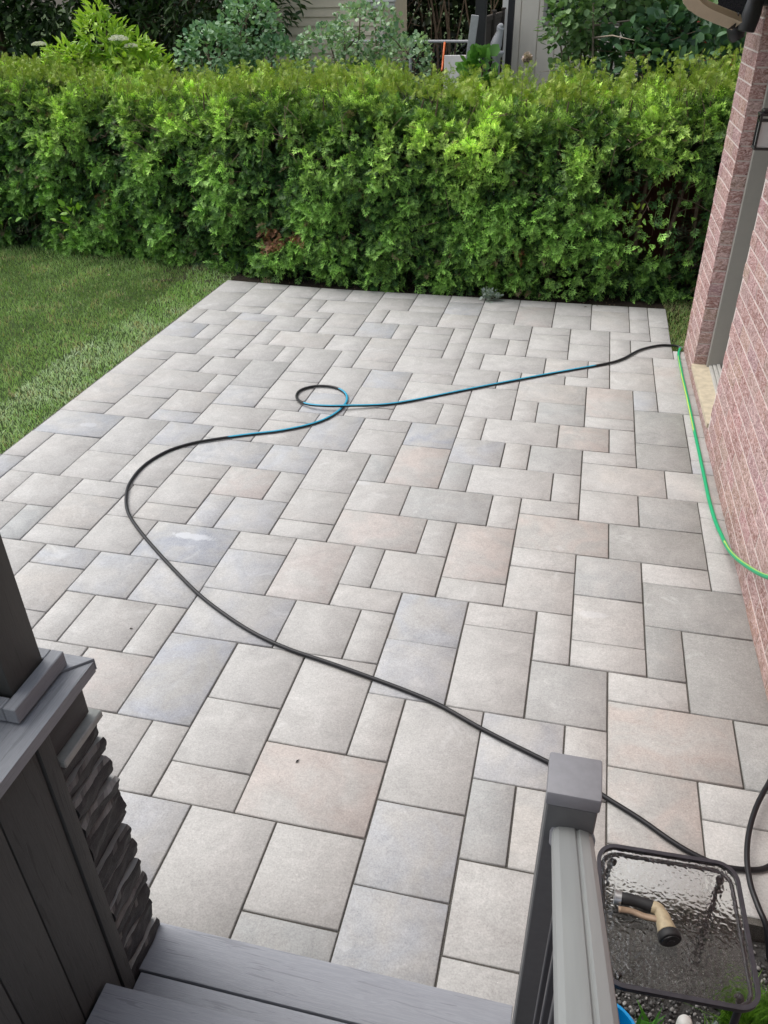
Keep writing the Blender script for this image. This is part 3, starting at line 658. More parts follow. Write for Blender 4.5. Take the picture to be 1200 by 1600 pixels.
# the trees that close the view behind everything
def tree(label, x, y, clumps, seed, c1, c2, n=9000, size=.13, tm=LEAFV, h=2.6, cat='tree', th=.16):
    r = random.Random(seed)
    o = leafy('leafy_tree', label, cat, (x, y, -.12), clumps, n, tm, size, c1, c2, 8, group='trees closing the view behind the gardens', up_bias=-.2, seed=seed, part='crown')
    t = MB(); pts = catmull([(0, 0, 0), (r.uniform(-.08, .08), 0, h * .4), (r.uniform(-.15, .15), .05, h * .8), (0, 0, h * 1.2)], 5)
    t.tube(pts, [th * (1 - .6 * k / (len(pts) - 1)) for k in range(len(pts))], 9); t.build('trunk', M_BARK, o)
tc = lambda s, z: [(-1.1 * s, 0, z, 1.2 * s, .9 * s, 1.0 * s), (.9 * s, .1, z + .3, 1.3 * s, .9 * s, 1.1 * s), (0, .2, z + 1.2 * s, 1.4 * s, 1.1 * s, 1.1 * s), (.1, -.2, z - .6 * s, 1.2 * s, .8 * s, .9 * s)]
tree('dark maple furthest to the left, its low crown behind the elder', -5.4, 4.8, tc(1.05, 2.5), 31, (.012, .040, .012), (.055, .12, .022))
tree('dark drooping tree left of the blue-green shrub', -3.0, 5.0, tc(1.0, 2.4), 32, (.012, .034, .010), (.050, .10, .022), tm=LANCEV, size=.17)
tree('tall dark tree directly left of the beige shed', -3.3, 7.6, tc(1.15, 2.5), 33, (.010, .028, .008), (.04, .085, .018), 9000)
tree('dark tree standing behind the beige shed', .2, 10.5, tc(1.5, 3.0), 34, (.012, .03, .01), (.045, .09, .02), 9000)
tree('dark tree over the chain-link fence, right of the shed', 1.9, 10.2, tc(1.2, 3.6), 35, (.010, .026, .008), (.045, .09, .02), 8000)
tree('dark tree furthest to the right behind the neighbour house deck', 7.2, 10.5, tc(1.6, 2.8), 36, (.012, .03, .012), (.04, .08, .02), 7000, .16)
def back_thicket():
    root = empty('bare_stem_thicket', (1.2, 9.2, 0)); tag(root, 'dark thicket of bare upright stems behind the chain-link fence', 'thicket')
    r = np.random.default_rng(77); st = MB()
    for i in range(90):
        x = r.uniform(-2.4, 2.6); y = r.uniform(-.8, .8); L = r.uniform(2.4, 4.2)
        pts = catmull([(x, y, -.1), (x + r.normal(0, .08), y, L * .35), (x + r.normal(0, .16), y, L * .7), (x + r.normal(0, .25), y, L)], 4)
        a = r.uniform(.012, .03); st.tube(pts, [a * (1 - .7 * k / (len(pts) - 1)) for k in range(len(pts))], 5)
    st.build('stem', M_BARK, root)
    n = 6500; P = np.stack([r.uniform(-3, 3, n), r.uniform(-.3, 1.5, n), r.uniform(0, 4.2, n)], 1)
    c = np.array([.010, .018, .006]) + r.random((n, 1)) * np.array([.02, .03, .01])
    scatter('foliage', M_LEAF, P, unit(r.normal(size=(n, 3))), r.uniform(.1, .24, n), LEAFV, LEAFF, c, root, r)
back_thicket()

# ================================================================== HOUSE
def brick_faces(mb_list, org, du, nrm, L, Hh, z0, bl=.257, bh=.08, j=.010, amp=.006, shift=0.0, nx=14, ny=5, seed=0, clip=None):
    """courses of rough bricks on one wall plane; each brick a displaced face with returned edges"""
    r = random.Random(seed); V, F, C = mb_list
    du = Vector(du); nrm = Vector(nrm); org = Vector(org)
    row = 0; z = z0
    while z < z0 + Hh - .03:
        hh = min(bh, z0 + Hh - z)
        x = -(bl + j) * (.5 if row % 2 else 0) - shift
        while x < L:
            a = max(x, 0); b = min(x + bl, L)
            if b - a > .03 and not (clip and clip(a, b, z, z + hh)):
                n = max(2, int(nx * (b - a) / bl)); base = len(V)
                red = r.random()
                c = (.40 + r.uniform(-.05, .05), .205 + r.uniform(-.03, .04), .185 + r.uniform(-.03, .03)) if red > .25 else (.30, .115, .095)
                prot = r.uniform(.0015, .004)
                for q in range(ny + 1):
                    for p in range(n + 1):
                        w_ = org + du * (a + (b - a) * p / n); zz = z + hh * q / ny
                        e = min(p, n - p, q * 2.2, (ny - q) * 2.2); e = min(1, e / 1.0)
                        v3 = Vector((w_.x, w_.y, zz))
                        k = noise.noise((v3.x * 40 + v3.y * 40 + zz * 22, zz * 30 - v3.y * 18, seed)) + .6 * noise.noise((v3.y * 85 + v3.x * 85, zz * 70, 3 + seed))
                        V.append(v3 + nrm * (prot + (amp * .7 * k + .001 if e > .9 else -.001)))
                        C.append(c)
                for q in range(ny):
                    for p in range(n):
                        i0 = base + q * (n + 1) + p; F.append((i0, i0 + 1, i0 + n + 2, i0 + n + 1))
                # returns into the mortar
                ring = [(base + p) for p in range(n + 1)] + [base + q * (n + 1) + n for q in range(1, ny + 1)] + [base + ny * (n + 1) + p for p in range(n - 1, -1, -1)] + [base + q * (n + 1) for q in range(ny - 1, 0, -1)]
                bb = len(V)
                for i in ring: V.append(V[i] - nrm * .012 - nrm * 0); C.append(c)
                m = len(ring)
                for k in range(m): F.append((ring[(k + 1) % m], ring[k], bb + k, bb + (k + 1) % m))
            x += bl + j
        z += bh + j; row += 1
WX = lambda y: 4.405 - (y + 1.0) * .0165        # the wall face drifts slightly out towards the camera
def house():
    root = empty('brick_house', (4.6, -1.0, 0)); tag(root, 'pink rough-faced brick house wall along the right side of the patio', 'house')
    off = Vector((4.6, -1.0, 0)); ylen = 8.5
    dv = Vector((.0165, -1, 0)).normalized(); nv = Vector((-1, -.0165, 0)).normalized()
    A = ([], [], [])
    p0 = Vector((WX(-1.0), -1.0, 0)) - off
    TOP = 2.75
    brick_faces(A, p0, dv, nv, .58, TOP, 0.0, seed=1)                               # pier beyond the door
    brick_faces(A, p0 + dv * .58, dv, nv, 1.02, .085, 0.0, seed=1, shift=.05)        # course under the door sill
    brick_faces(A, p0 + dv * 1.60, dv, nv, 6.6, TOP, 0.0, seed=2, shift=.1)          # near wall
    # door jamb (faces the camera) and the end of the house (faces the hedge)
    pj = Vector((WX(-1.58), -1.58, 0)) - off
    brick_faces(A, pj, Vector((1, 0, 0)), Vector((0, -1, 0)), .10, TOP, .10, bl=.30, seed=5, nx=16)
    brick_faces(A, Vector((6.6, -1.0, 0)) - off, Vector((-1, 0, 0)), Vector((0, 1, 0)), 6.6 - WX(-1), TOP, 0, seed=4, nx=6, ny=3)
    pn = Vector((WX(-2.60) + .12, -2.60, 0)) - off
    brick_faces(A, pn, Vector((-1, 0, 0)), Vector((0, 1, 0)), .115, TOP, .10, bl=.30, seed=6, nx=16)
    V, F, C = A
    me = bpy.data.meshes.new('wall_bricks'); me.from_pydata([tuple(v) for v in V], [], F); me.update()
    at = me.color_attributes.new('tint', 'FLOAT_COLOR', 'POINT'); q = np.ones((len(V), 4), np.float32); q[:, :3] = np.array(C); at.data.foreach_set('color', q.ravel())
    wall = link('wall', me, M_BRICK, root)
    m = MB(); o = off
    def blk(y0, y1, z0, z1, xo=.0, depth=.3):
        a = [(WX(y0) + xo, y0), (WX(y1) + xo, y1), (WX(y1) + depth, y1), (WX(y0) + depth, y0)]
        m.prism([(p[0] - o.x, p[1] - o.y) for p in a], z0, z1)
    blk(-1.0 - .002, -1.578, -.12, TOP); blk(-2.602, -9.4, -.12, TOP); blk(-1.578, -2.602, -.12, .085, 0, .3)
    m.box((WX(-1) - o.x + .01, -1.002 - o.y - .3, -.12), (6.6 - o.x, -1.002 - o.y, TOP))
    m.build('mortar', M_MORTAR, wall)
    # door recess: stone sill, metal threshold, taupe frame and door leaf
    m = MB(); x0 = WX(-1.58) - o.x - .012
    m.prism([(x0, -1.585 - o.y), (x0 + .017, -2.595 - o.y), (x0 + .145, -2.595 - o.y), (x0 + .145, -1.585 - o.y)], .087, .118)
    m.build('door_sill', M_STONE_SILL, root)
    m = MB()
    for k in range(3): m.box((x0 + .115 + k * .026, -2.59 - o.y, .1185), (x0 + .137 + k * .026, -1.59 - o.y, .133 + k * .008), .002)
    m.build('threshold', M_SILLMETAL, root)
    d_ = empty('door', (0, 0, 0)); d_.parent = root
    m = MB(); m.box((x0 + .10, -1.635 - o.y, .119), (x0 + .245, -1.586 - o.y, TOP), .004); m.box((x0 + .10, -2.594 - o.y, .119), (x0 + .23, -2.555 - o.y, TOP), .004)
    m.box((x0 + .215, -1.652 - o.y, .119), (x0 + .236, -1.634 - o.y, TOP), .002)
    m.build('frame', M_FRAME, d_)
    m = MB(); m.box((x0 + .246, -2.56 - o.y, .135), (x0 + .29, -1.63 - o.y, TOP), .004); m.build('leaf', M_FRAME, d_)
    m = MB(); m.tube([(x0 + .245, -2.45 - o.y, 1.05), (x0 + .205, -2.45 - o.y, 1.05), (x0 + .20, -2.36 - o.y, 1.05)], .009, 8); m.build('handle', M_STEEL, d_, True)
    # eave, soffit and roof edge above
    m = MB(); m.box((3.86 - o.x, -9.4 - o.y, TOP + .002), (6.9 - o.x, -.6 - o.y, TOP + .03)); m.build('soffit', M_CREAM, root)
    m = MB(); m.box((3.83 - o.x, -9.4 - o.y, TOP + .032), (6.9 - o.x, -.57 - o.y, TOP + .25)); m.build('roof', M_ROOF, root)
    # downspout elbow that swings from the gutter towards the wall
    m = MB()
    a = [Vector(p) - o for p in ((3.845, -2.72, 2.76), (3.85, -2.70, 2.56), (3.872, -2.66, 2.475), (3.93, -2.60, 2.425), (4.03, -2.50, 2.385), (4.15, -2.38, 2.345))]
    prof = [(1, .72), (1, -.72), (-1, -.72), (-1, .72)]
    pts = catmull(a, 5); prof = []
    for k in range(24):
        an = 2 * math.pi * (k + .5) / 24; cu, su = math.cos(an), math.sin(an)
        f = 1 / max(abs(cu) / 1.0, abs(su) / .72); prof.append((cu * f * (1 + .03 * math.cos(k * math.pi)), su * f * (1 + .03 * math.cos(k * math.pi))))
    rr = [.034 + (.0025 if (i % 2 and 4 < i < 14) else 0) for i in range(len(pts))]
    m.tube(pts, rr, 24, prof=prof, caps=False)
    sp = m.build('downspout', M_CREAM, root, angle=40)
    m = MB(); m.tube([pts[-1] - (pts[-1] - pts[-2]).normalized() * .03, pts[-1] - (pts[-1] - pts[-2]).normalized() * .025], .038, 24, prof=prof); m.build('mouth', M_BLACKM, sp)  # black disc set in the open pipe end to paint its dark inside
    # twin black flood lamp under the eave
    fl = empty('flood_lamp', (0, 0, 0)); fl.parent = root
    m = MB(); m.box((4.36 - o.x, -1.62 - o.y, 2.40), (4.42 - o.x, -1.48 - o.y, 2.52), .01); m.build('base', M_BLACKM, fl)
    m = MB()
    m.lathe([(.030, .09), (.048, .06), (.055, -.02), (.050, -.10), (.044, -.105)], 20, Matrix.Translation(Vector((4.33, -1.6, 2.37)) - o) @ Matrix.Rotation(rad(8), 4, 'Y')); m.build('head', M_BLACKM, fl, angle=40)
    m = MB(); m.lathe([(.020, .05), (.045, .02), (.052, -.03), (.04, -.06)], 20, Matrix.Translation(Vector((4.27, -1.45, 2.27)) - o) @ Matrix.Rotation(rad(-30), 4, 'Y'))
    m.tube([Vector((4.27, -1.45, 2.3)) - o, Vector((4.33, -1.5, 2.36)) - o, Vector((4.39, -1.55, 2.42)) - o], .010, 8); m.build('head', M_BLACKM, fl, angle=40)
    # lantern by the door
    ln = empty('wall_lantern', tuple(Vector((4.335, -2.84, 1.80)) - o)); ln.parent = root
    m = MB(); m.box((-.045, -.045, .0), (.045, .045, .012), .003)
    for sx in (-1, 1):
        for sy in (-1, 1): m.box((sx * .038 - .005, sy * .038 - .005, .0125), (sx * .038 + .005, sy * .038 + .005, .158))
    m.box((-.047, -.047, .158), (.047, .047, .170), .002); m.box((-.034, -.034, .1705), (.034, .034, .186), .004)
    m.box((.0475, -.03, .03), (.10, .03, .15), .004); m.box((-.044, -.044, .132), (.044, .044, .137)); m.build('cage', M_BLACKM, ln)
    m = MB(); m.box((-.034, -.034, .0125), (.034, .034, .131)); m.build('pane', M_FROST, ln)
house()

# ================================================================== STAIRS, PILLAR, RAILING
def stairs():
    root = empty('deck_stairs', (3.0, -6.8, 0)); tag(root, 'grey composite deck steps with two wood-grain treads at the bottom', 'steps'); o = Vector((3.0, -6.8, 0))
    def B(name, a, b, mat, bev=.004):
        m = MB(); m.box(Vector(a) - o, Vector(b) - o, bev, seg=2); return m.build(name, mat, root, angle=35)
    x0, x1 = 2.487, 3.548
    B('tread', (x0, -6.635, .155), (x1, -6.494, .18), M_DECK_X)
    B('tread', (x0 + .018, -6.782, .155), (x1, -6.641, .18), M_DECK_X)
    B('tread', (2.505, -6.905, .335), (x1, -6.764, .36), M_DECK_X)
    B('tread', (2.505, -7.052, .335), (x1, -6.911, .36), M_DECK_X)
    B('tread', (2.505, -7.175, .515), (x1, -7.034, .54), M_DECK_X); B('tread', (2.505, -7.322, .515), (x1, -7.181, .54), M_DECK_X)
    for k, y in enumerate((-6.515, -6.785, -7.055, -7.325)):
        B('riser', (x0 + .02, y - .018, -.10 if k == 0 else .18 * k + .001), (x1 - .004, y, .18 * (k + 1) - .026), M_PANEL_Y, .002)
    for k in range(4): B('deck_board', (2.505, -7.445 - k * .146, .695), (x1 + .6, -7.305 - k * .146, .72), M_DECK_X)
    B('deck_board', (2.505, -8.9, .695), (x1 + .6, -7.89, .72), M_DECK_X)
    m = MB()
    for xx in (2.53, 3.0, 3.50):
        m.prism([(y - o.y, z) for y, z in ((-6.55, -.1), (-6.55, .15), (-6.80, .15), (-6.80, .33), (-7.07, .33), (-7.07, .51), (-7.34, .51), (-7.34, .69), (-8.5, .69), (-8.5, .4), (-7.4, -.1))], xx - o.x, xx + .038 - o.x, 'X')
    m.build('stringer', M_PANEL_Y, root)
stairs()

def pillar():
    root = empty('stone_pillar', (2.2, -6.8, 0)); o = Vector((2.2, -6.8, 0))
    tag(root, 'charcoal pillar with ledgestone veneer, vertical side boards and a capped square column', 'pillar')
    def B(name, a, b, mat, bev=.003, par=None):
        m = MB(); m.box(Vector(a) - o, Vector(b) - o, bev, seg=2); return m.build(name, mat, par or root, angle=35)
    # side wall: core plus vertical boards facing the steps
    B('core', (1.90, -9.0, -.12), (2.468, -6.545, 1.215), M_PANEL_Z, 0)
    # boards
    ys = [-6.665, -6.805, -6.945, -7.085, -7.225, -7.365, -7.505, -7.8, -8.1, -8.4, -8.7]
    B('corner_board', (2.4685, -6.710, -.08), (2.503, -6.668, 1.213), M_PANEL_Z, .002)
    y = -6.7135
    for k in range(14):
        B('side_board', (2.4685, y - .139, -.08), (2.497, y, 1.213), M_PANEL_Z, .0025); y -= .1425
    B('top_board', (2.4685, -6.664, 1.105), (2.490, -6.520, 1.213), M_PANEL_Y, .002)
    B('top_board', (1.92, -6.5445, 1.105), (2.468, -6.520, 1.213), M_PANEL_Y, .002)
    # ledgestone: courses of split stone, wrapping the front part of the pillar
    r = random.Random(5); V, F = [], []
    def stone(p, du, nv, L, z, h, prot):
        nx, ny = max(4, int(L / .012)), max(3, int(h / .009)); base = len(V); sd = r.uniform(0, 50)
        tilt = r.uniform(-.004, .014); top = []
        for q in range(ny + 1):
            for i in range(nx + 1):
                u_ = i / nx; v_ = q / ny
                wz = .007 * noise.noise((u_ * 3.0 * L / .2, sd, 1)) * (1.0 if 0 < q < ny + 1 else 0)
                k = 1.0 * noise.noise((u_ * L * 13 + sd, v_ * h * 26, sd)) + .55 * noise.noise((u_ * L * 38 + sd, v_ * h * 60, sd + 7))
                edge = 1 - (abs(v_ - .5) * 2) ** 4 * .35
                d2 = (prot + .009 * k + tilt * (v_ - .5)) * edge
                V.append(p + du * (L * u_) + nv * d2 + Vector((0, 0, z + h * v_ + wz)))
        for q in range(ny):
            for i in range(nx):
                a_ = base + q * (nx + 1) + i; F.append((a_, a_ + 1, a_ + nx + 2, a_ + nx + 1))
        ring = [base + i for i in range(nx + 1)] + [base + q * (nx + 1) + nx for q in range(1, ny + 1)] + [base + ny * (nx + 1) + i for i in range(nx - 1, -1, -1)] + [base + q * (nx + 1) for q in range(ny - 1, 0, -1)]
        bb = len(V)
        for i in ring:
            v = V[i]; dd = (v - p).dot(nv); V.append(v - nv * (dd + .03))
        m = len(ring)
        for k in range(m): F.append((ring[(k + 1) % m], ring[k], bb + k, bb + (k + 1) % m))
    z = -.06
    courses = []
    while z < 1.05:
        h = r.choice((.062, .075, .088, .055, .098)); h = min(h, 1.076 - z); courses.append((z, h)); z += h + .002
    for i, (z, h) in enumerate(courses):
        p = Vector((2.4685, -6.664, 0)) - o
        pr = r.uniform(.006, .036)
        stone(p, Vector((0, 1, 0)), Vector((1, 0, 0)), .160 + r.uniform(-.012, .014), z, h, pr)
        xx = 1.93
        while xx < 2.44:
            L = min(r.uniform(.12, .3), 2.466 - xx)
            if L > .04: stone(Vector((xx + L, -6.545, 0)) - o, Vector((-1, 0, 0)), Vector((0, 1, 0)), L - .003, z, h, r.uniform(.012, .034))
            xx += L
    me = bpy.data.meshes.new('stone_veneer'); me.from_pydata([tuple(v) for v in V], [], F); me.update()
    link('stone_veneer', me, M_LEDGE, root, True)
    try: me.set_sharp_from_angle(angle=rad(38))
    except Exception: pass
    m = MB(); m.box(Vector((2.4692, -6.663, 1.0785)) - o, Vector((2.512, -6.503, 1.100)) - o, .003); m.build('ledge_strip', simple('pale_ledge', (.33, .345, .33), .8, .25, var=.25, scale=40, bump=.3), root)
    # cap frame: two mitred boards and a middle board
    xr, yf, zt, th = 2.527, -6.500, 1.262, .030; wd = .128
    m = MB(); m.prism([(xr - o.x, yf - .004 - o.y), (xr - wd - o.x, yf - wd - .004 - o.y), (xr - wd - o.x, -9.0 - o.y), (xr - o.x, -9.0 - o.y)], zt - th - .004, zt - .004)
    m.build('cap_board', M_CAP_Y, root)
    m = MB(); m.prism([(xr + .001 - o.x, yf - o.y), (xr - wd - o.x, yf - wd - o.y), (1.87 + wd - o.x, yf - wd - o.y), (1.87 - o.x, yf - o.y)], zt - th, zt + .002)
    m.build('cap_board', M_CAP_X, root)
    m = MB(); m.box(Vector((1.93, -9.0, zt - th)) - o, Vector((xr - wd - .003, yf - wd - .003, zt - .006)) - o, .002); m.build('cap_infill', simple('olive_grey_board', (.21, .205, .17), .6, .3, var=.2, scale=25), root)
    # trim ring round the column foot
    zb = zt + .0025; a = (2.215, -6.71); b2 = (2.480, -6.53); h = .040; e = .030
    m = MB()
    m.box(Vector((b2[0] - e, a[1], zb)) - o, Vector((b2[0], b2[1], zb + h)) - o, .002)
    m.box(Vector((a[0], a[1], zb)) - o, Vector((b2[0] - e - .001, a[1] + e, zb + h)) - o, .002)
    m.box(Vector((a[0], b2[1] - e, zb)) - o, Vector((b2[0] - e - .001, b2[1], zb + h)) - o, .002)
    m.box(Vector((a[0], a[1] + e + .001, zb)) - o, Vector((a[0] + e, b2[1] - e - .001, zb + h)) - o, .002)
    m.build('base_trim', M_CAP_Y, root)
    B('column', (2.247, -6.672, zt + .003), (2.4485, -6.562, 3.2), M_COLUMN, .004)
    # side rail bracket on the hidden side of the column
    B('rail_bracket', (2.335, -7.5, 1.335), (2.400, -6.674, 1.375), M_COLUMN, .004)
pillar()

def railing():
    root = empty('stair_railing', (3.6, -6.6, 0)); o = Vector((3.6, -6.6, 0)); tag(root, 'grey stair railing with square post and rounded handrail on the right of the steps', 'railing')
    m = MB(); m.box(Vector((3.549, -6.643, -.1)) - o, Vector((3.643, -6.551, 1.235)) - o, .003); m.build('post', M_POST_SHADE, root)
    m = MB(); m.box(Vector((3.546, -6.646, 1.2355)) - o, Vector((3.646, -6.548, 1.272)) - o, .004, seg=2); m.build('post_cap', M_POST, root, angle=35)
    # handrail: rounded top with a groove, running up the stair slope
    prof = [(-.038, -.016), (-.039, .002), (-.036, .011), (-.028, .017), (-.014, .0195), (-.002, .0205), (.002, .0200), (.005, .0160), (.0085, .0160), (.0115, .0198), (.016, .0190), (.028, .0165), (.036, .010), (.039, .002), (.038, -.016), (.030, -.024), (-.030, -.024)]
    def sweep(name, prof, P0, P1, mat):
        P0, P1 = Vector(P0) - o, Vector(P1) - o; t = (P1 - P0).normalized(); side = Vector((1, 0, 0)); upv = side.cross(t); upv = -upv if upv.z < 0 else upv
        m = MB(); R0 = [m.bm.verts.new(P0 + side * a + upv * b) for a, b in prof]; R1 = [m.bm.verts.new(P1 + side * a + upv * b) for a, b in prof]
        n = len(prof)
        for k in range(n): m.bm.faces.new((R0[k], R0[(k + 1) % n], R1[(k + 1) % n], R1[k]))
        m.bm.faces.new(R0[::-1]); m.bm.faces.new(R1); return m.build(name, mat, root, angle=25)
    slope = math.tan(rad(32.5)); Y0, Z0 = -6.644, 1.155; Y1 = -8.3
    sweep('handrail', prof, (3.6050, Y0, Z0), (3.6150, Y1, Z0 + slope * (Y0 - Y1)), M_RAIL)
    sweep('handrail_collar', [(a * 1.10, b * 1.18) for a, b in prof if not (.004 < a < .010)], (3.6050, Y0, Z0), (3.6050, Y0 - .006, Z0 + .004), M_POST)
    low = [(-.022, -.018), (-.024, .0), (-.016, .012), (0, .015), (.016, .012), (.024, 0), (.022, -.018)]
    sweep('bottom_rail', low, (3.6050, Y0, .33), (3.6150, Y1, .33 + slope * (Y0 - Y1)), M_RAIL)
    for k in range(13):
        y = -6.735 - k * .118; zb = .33 + slope * (Y0 - y) + .01; zt = Z0 + slope * (Y0 - y) - .03
        m = MB(); m.box(Vector((3.585, y - .012, zb)) - o, Vector((3.612, y + .012, zt)) - o, .002); m.build('baluster', M_PICKET, root)
railing()

# ================================================================== HOSES
def striped_hose(name, pts, r, base, stripe, label, twist, dens=10, width=.28, group=None, stripe2=None):
    P = catmull(pts, dens); n = len(P); seg = 16
    V, C = [], []; nrm = Vector((0, 0, 1)); L = 0
    for i in range(n):
        t = (P[min(i + 1, n - 1)] - P[max(i - 1, 0)]).normalized(); nrm = (nrm - t * nrm.dot(t)); nrm = nrm.normalized() if nrm.length > 1e-4 else Vector((1, 0, 0)); bn = t.cross(nrm)
        if i: L += (P[i] - P[i - 1]).length
        a0, on = twist(L)
        for k in range(seg):
            an = 2 * math.pi * k / seg; V.append(P[i] + (nrm * math.cos(an) + bn * math.sin(an)) * r)
            dd = math.cos(an - a0); C.append(stripe if (on and dd > 1 - width * 2) else (stripe2 if (stripe2 and on and dd < -1 + .3) else base))
    F = [(i * seg + k, i * seg + (k + 1) % seg, (i + 1) * seg + (k + 1) % seg, (i + 1) * seg + k) for i in range(n - 1) for k in range(seg)]
    me = np_mesh(name, np.array([tuple(v) for v in V]), np.array(F), np.array(C)); root = link(name, me, M_HOSE, None, True)
    return tag(root, label, 'garden hose')
HB = [(4.385, -.985), (4.335, -.955), (4.212, -.973), (4.055, -1.104), (3.926, -1.31), (3.803, -1.441), (3.561, -1.607), (3.326, -1.768), (2.876, -2.089), (2.452, -2.403), (2.244, -2.533), (2.03, -2.621), (1.856, -2.678), (1.699, -2.655), (1.594, -2.554), (1.574, -2.422), (1.664, -2.323), (1.805, -2.313), (1.922, -2.407), (1.967, -2.564), (1.933, -2.757), (1.836, -2.918), (1.655, -3.063), (1.462, -3.161), (1.275, -3.265), (1.133, -3.36), (1.018, -3.5), (.961, -3.7), (.977, -3.913), (1.045, -4.086), (1.148, -4.24), (1.332, -4.417), (1.572, -4.618), (1.837, -4.822), (2.052, -4.955), (2.23, -5.044), (2.407, -5.105), (2.631, -5.155), (2.849, -5.208), (2.999, -5.248), (3.145, -5.297), (3.344, -5.391), (3.599, -5.494), (3.702, -5.535), (3.797, -5.6), (3.932, -5.676), (4.038, -5.745), (4.12, -5.785), (4.201, -5.806), (4.283, -5.80), (4.347, -5.775), (4.41, -5.70), (4.455, -5.58), (4.45, -5.47), (4.41, -5.42), (4.382, -5.46), (4.33, -5.565), (4.291, -5.678), (4.271, -5.783), (4.269, -5.878), (4.282, -5.955), (4.304, -6.014), (4.33, -6.09), (4.38, -6.2)]
hz = []
for i, p in enumerate(HB):
    z = .0115
    if 12 <= i <= 14: z = .0115 + .020 * (i - 11) / 3 if i < 13 else .030
    if 15 <= i <= 18: z = .03
    if i == 19: z = .02
    if 53 <= i <= 60: z = .05
    if i in (52,): z = .03
    if i == 61: z = .03
    if i > 61: z = -.06
    hz.append((p[0], p[1], z))
hz[12] = (1.856, -2.678, .034); hz[11] = (2.03, -2.621, .026); hz[10] = (2.244, -2.533, .014); hz[13] = (1.699, -2.655, .024)
for i in (14, 15, 16, 17, 18, 19): hz[i] = (hz[i][0], hz[i][1], .0125)
hz[20] = (1.933, -2.757, .0115)
def tw(L):
    return (math.pi * .06, .95 < L < 5.15 and not 3.32 < L < 3.92)
striped_hose('garden_hose', hz, .0095, (.008, .008, .010), (.03, .33, .50), 'black garden hose with a blue stripe looped across the patio', tw, width=.22)
HG = [(4.378, -1.00, .0105), (4.358, -1.10, .0105), (4.352, -1.223, .0105), (4.354, -1.608, .0105), (4.363, -2.01, .0105), (4.368, -2.45, .0105), (4.373, -2.787, .0105), (4.377, -3.115, .0105), (4.38, -3.375, .0105), (4.392, -3.612, .012), (4.400, -3.79, .04), (4.402, -4.03, .105), (4.405, -4.33, .24), (4.415, -4.68, .43), (4.43, -5.0, .66)]
striped_hose('garden_hose', HG, .0105, (.012, .36, .15), (.55, .66, .10), 'bright green garden hose with a yellow stripe lying along the foot of the brick wall', lambda L: (math.pi * (.22 + .10 * math.sin(L * 1.3)), .2 < L < 1.5 or L > 2.9), width=.02)
# brass coupling that joins the two hoses: kept as a thing of its own
m = MB(); m.tube([(4.388, -.992, .0115), (4.376, -.998, .0115)], .013, 12); m.tube([(4.376, -.998, .0115), (4.372, -1.004, .0115)], .0155, 8); tag(m.build('hose_coupling', M_STEEL), 'small metal coupling joining the black and green hoses at the wall corner', 'coupling')

# ================================================================== SIDE TABLE AND WHAT LIES ON IT
def side_table():
    z = .45; th = rad(-2.0)
    cx, cy = 3.930, -6.325; hx, hy = .186, .196
    root = empty('side_table', (cx, cy, -.085), rad(2.2)); tag(root, 'small patio side table with dark metal rim and hammered glass top', 'table')
    zz = z + .085
    def rr(hx, hy, r, n=9):
        P = []
        for sx, sy, a0 in ((1, 1, 0), (-1, 1, 90), (-1, -1, 180), (1, -1, 270)):
            for k in range(n): an = rad(a0 + 90 * k / (n - 1)); P.append((sx * (hx - r) + r * math.cos(an), sy * (hy - r) + r * math.sin(an)))
        return P
    m = MB(); prof = [(.009, .0055), (-.004, .0055), (-.011, .003), (-.011, -.003), (-.004, -.0055), (.009, -.0055)]
    m.tube([(x, y, zz) for x, y in rr(hx, hy, .052)], 1.0, 6, closed=True, prof=[(a, b) for a, b in prof]); m.build('rim', M_TABLEM, root, angle=40)
    m = MB(); m.prism(rr(hx - .004, hy - .004, .048), zz + .0005, zz + .0055); m.build('glass_top', M_GLASS, root)
    for sx in (-1, 1):
        for sy in (-1, 1):
            m = MB(); x, y = sx * (hx - .035), sy * (hy - .03)
            m.tube(catmull([(x * .93, y * .93, zz - .014), (x, y, zz - .06), (x * 1.05, y * 1.05, .12), (x * 1.12, y * 1.12, 0)], 5), .0095, 10); m.build('leg', M_TABLEM, root, True)
    m = MB(); m.tube([(x, y, zz - .016) for x, y in rr(hx - .012, hy - .012, .045)], .006, 8, closed=True); m.build('underframe', M_TABLEM, root, True)
side_table()
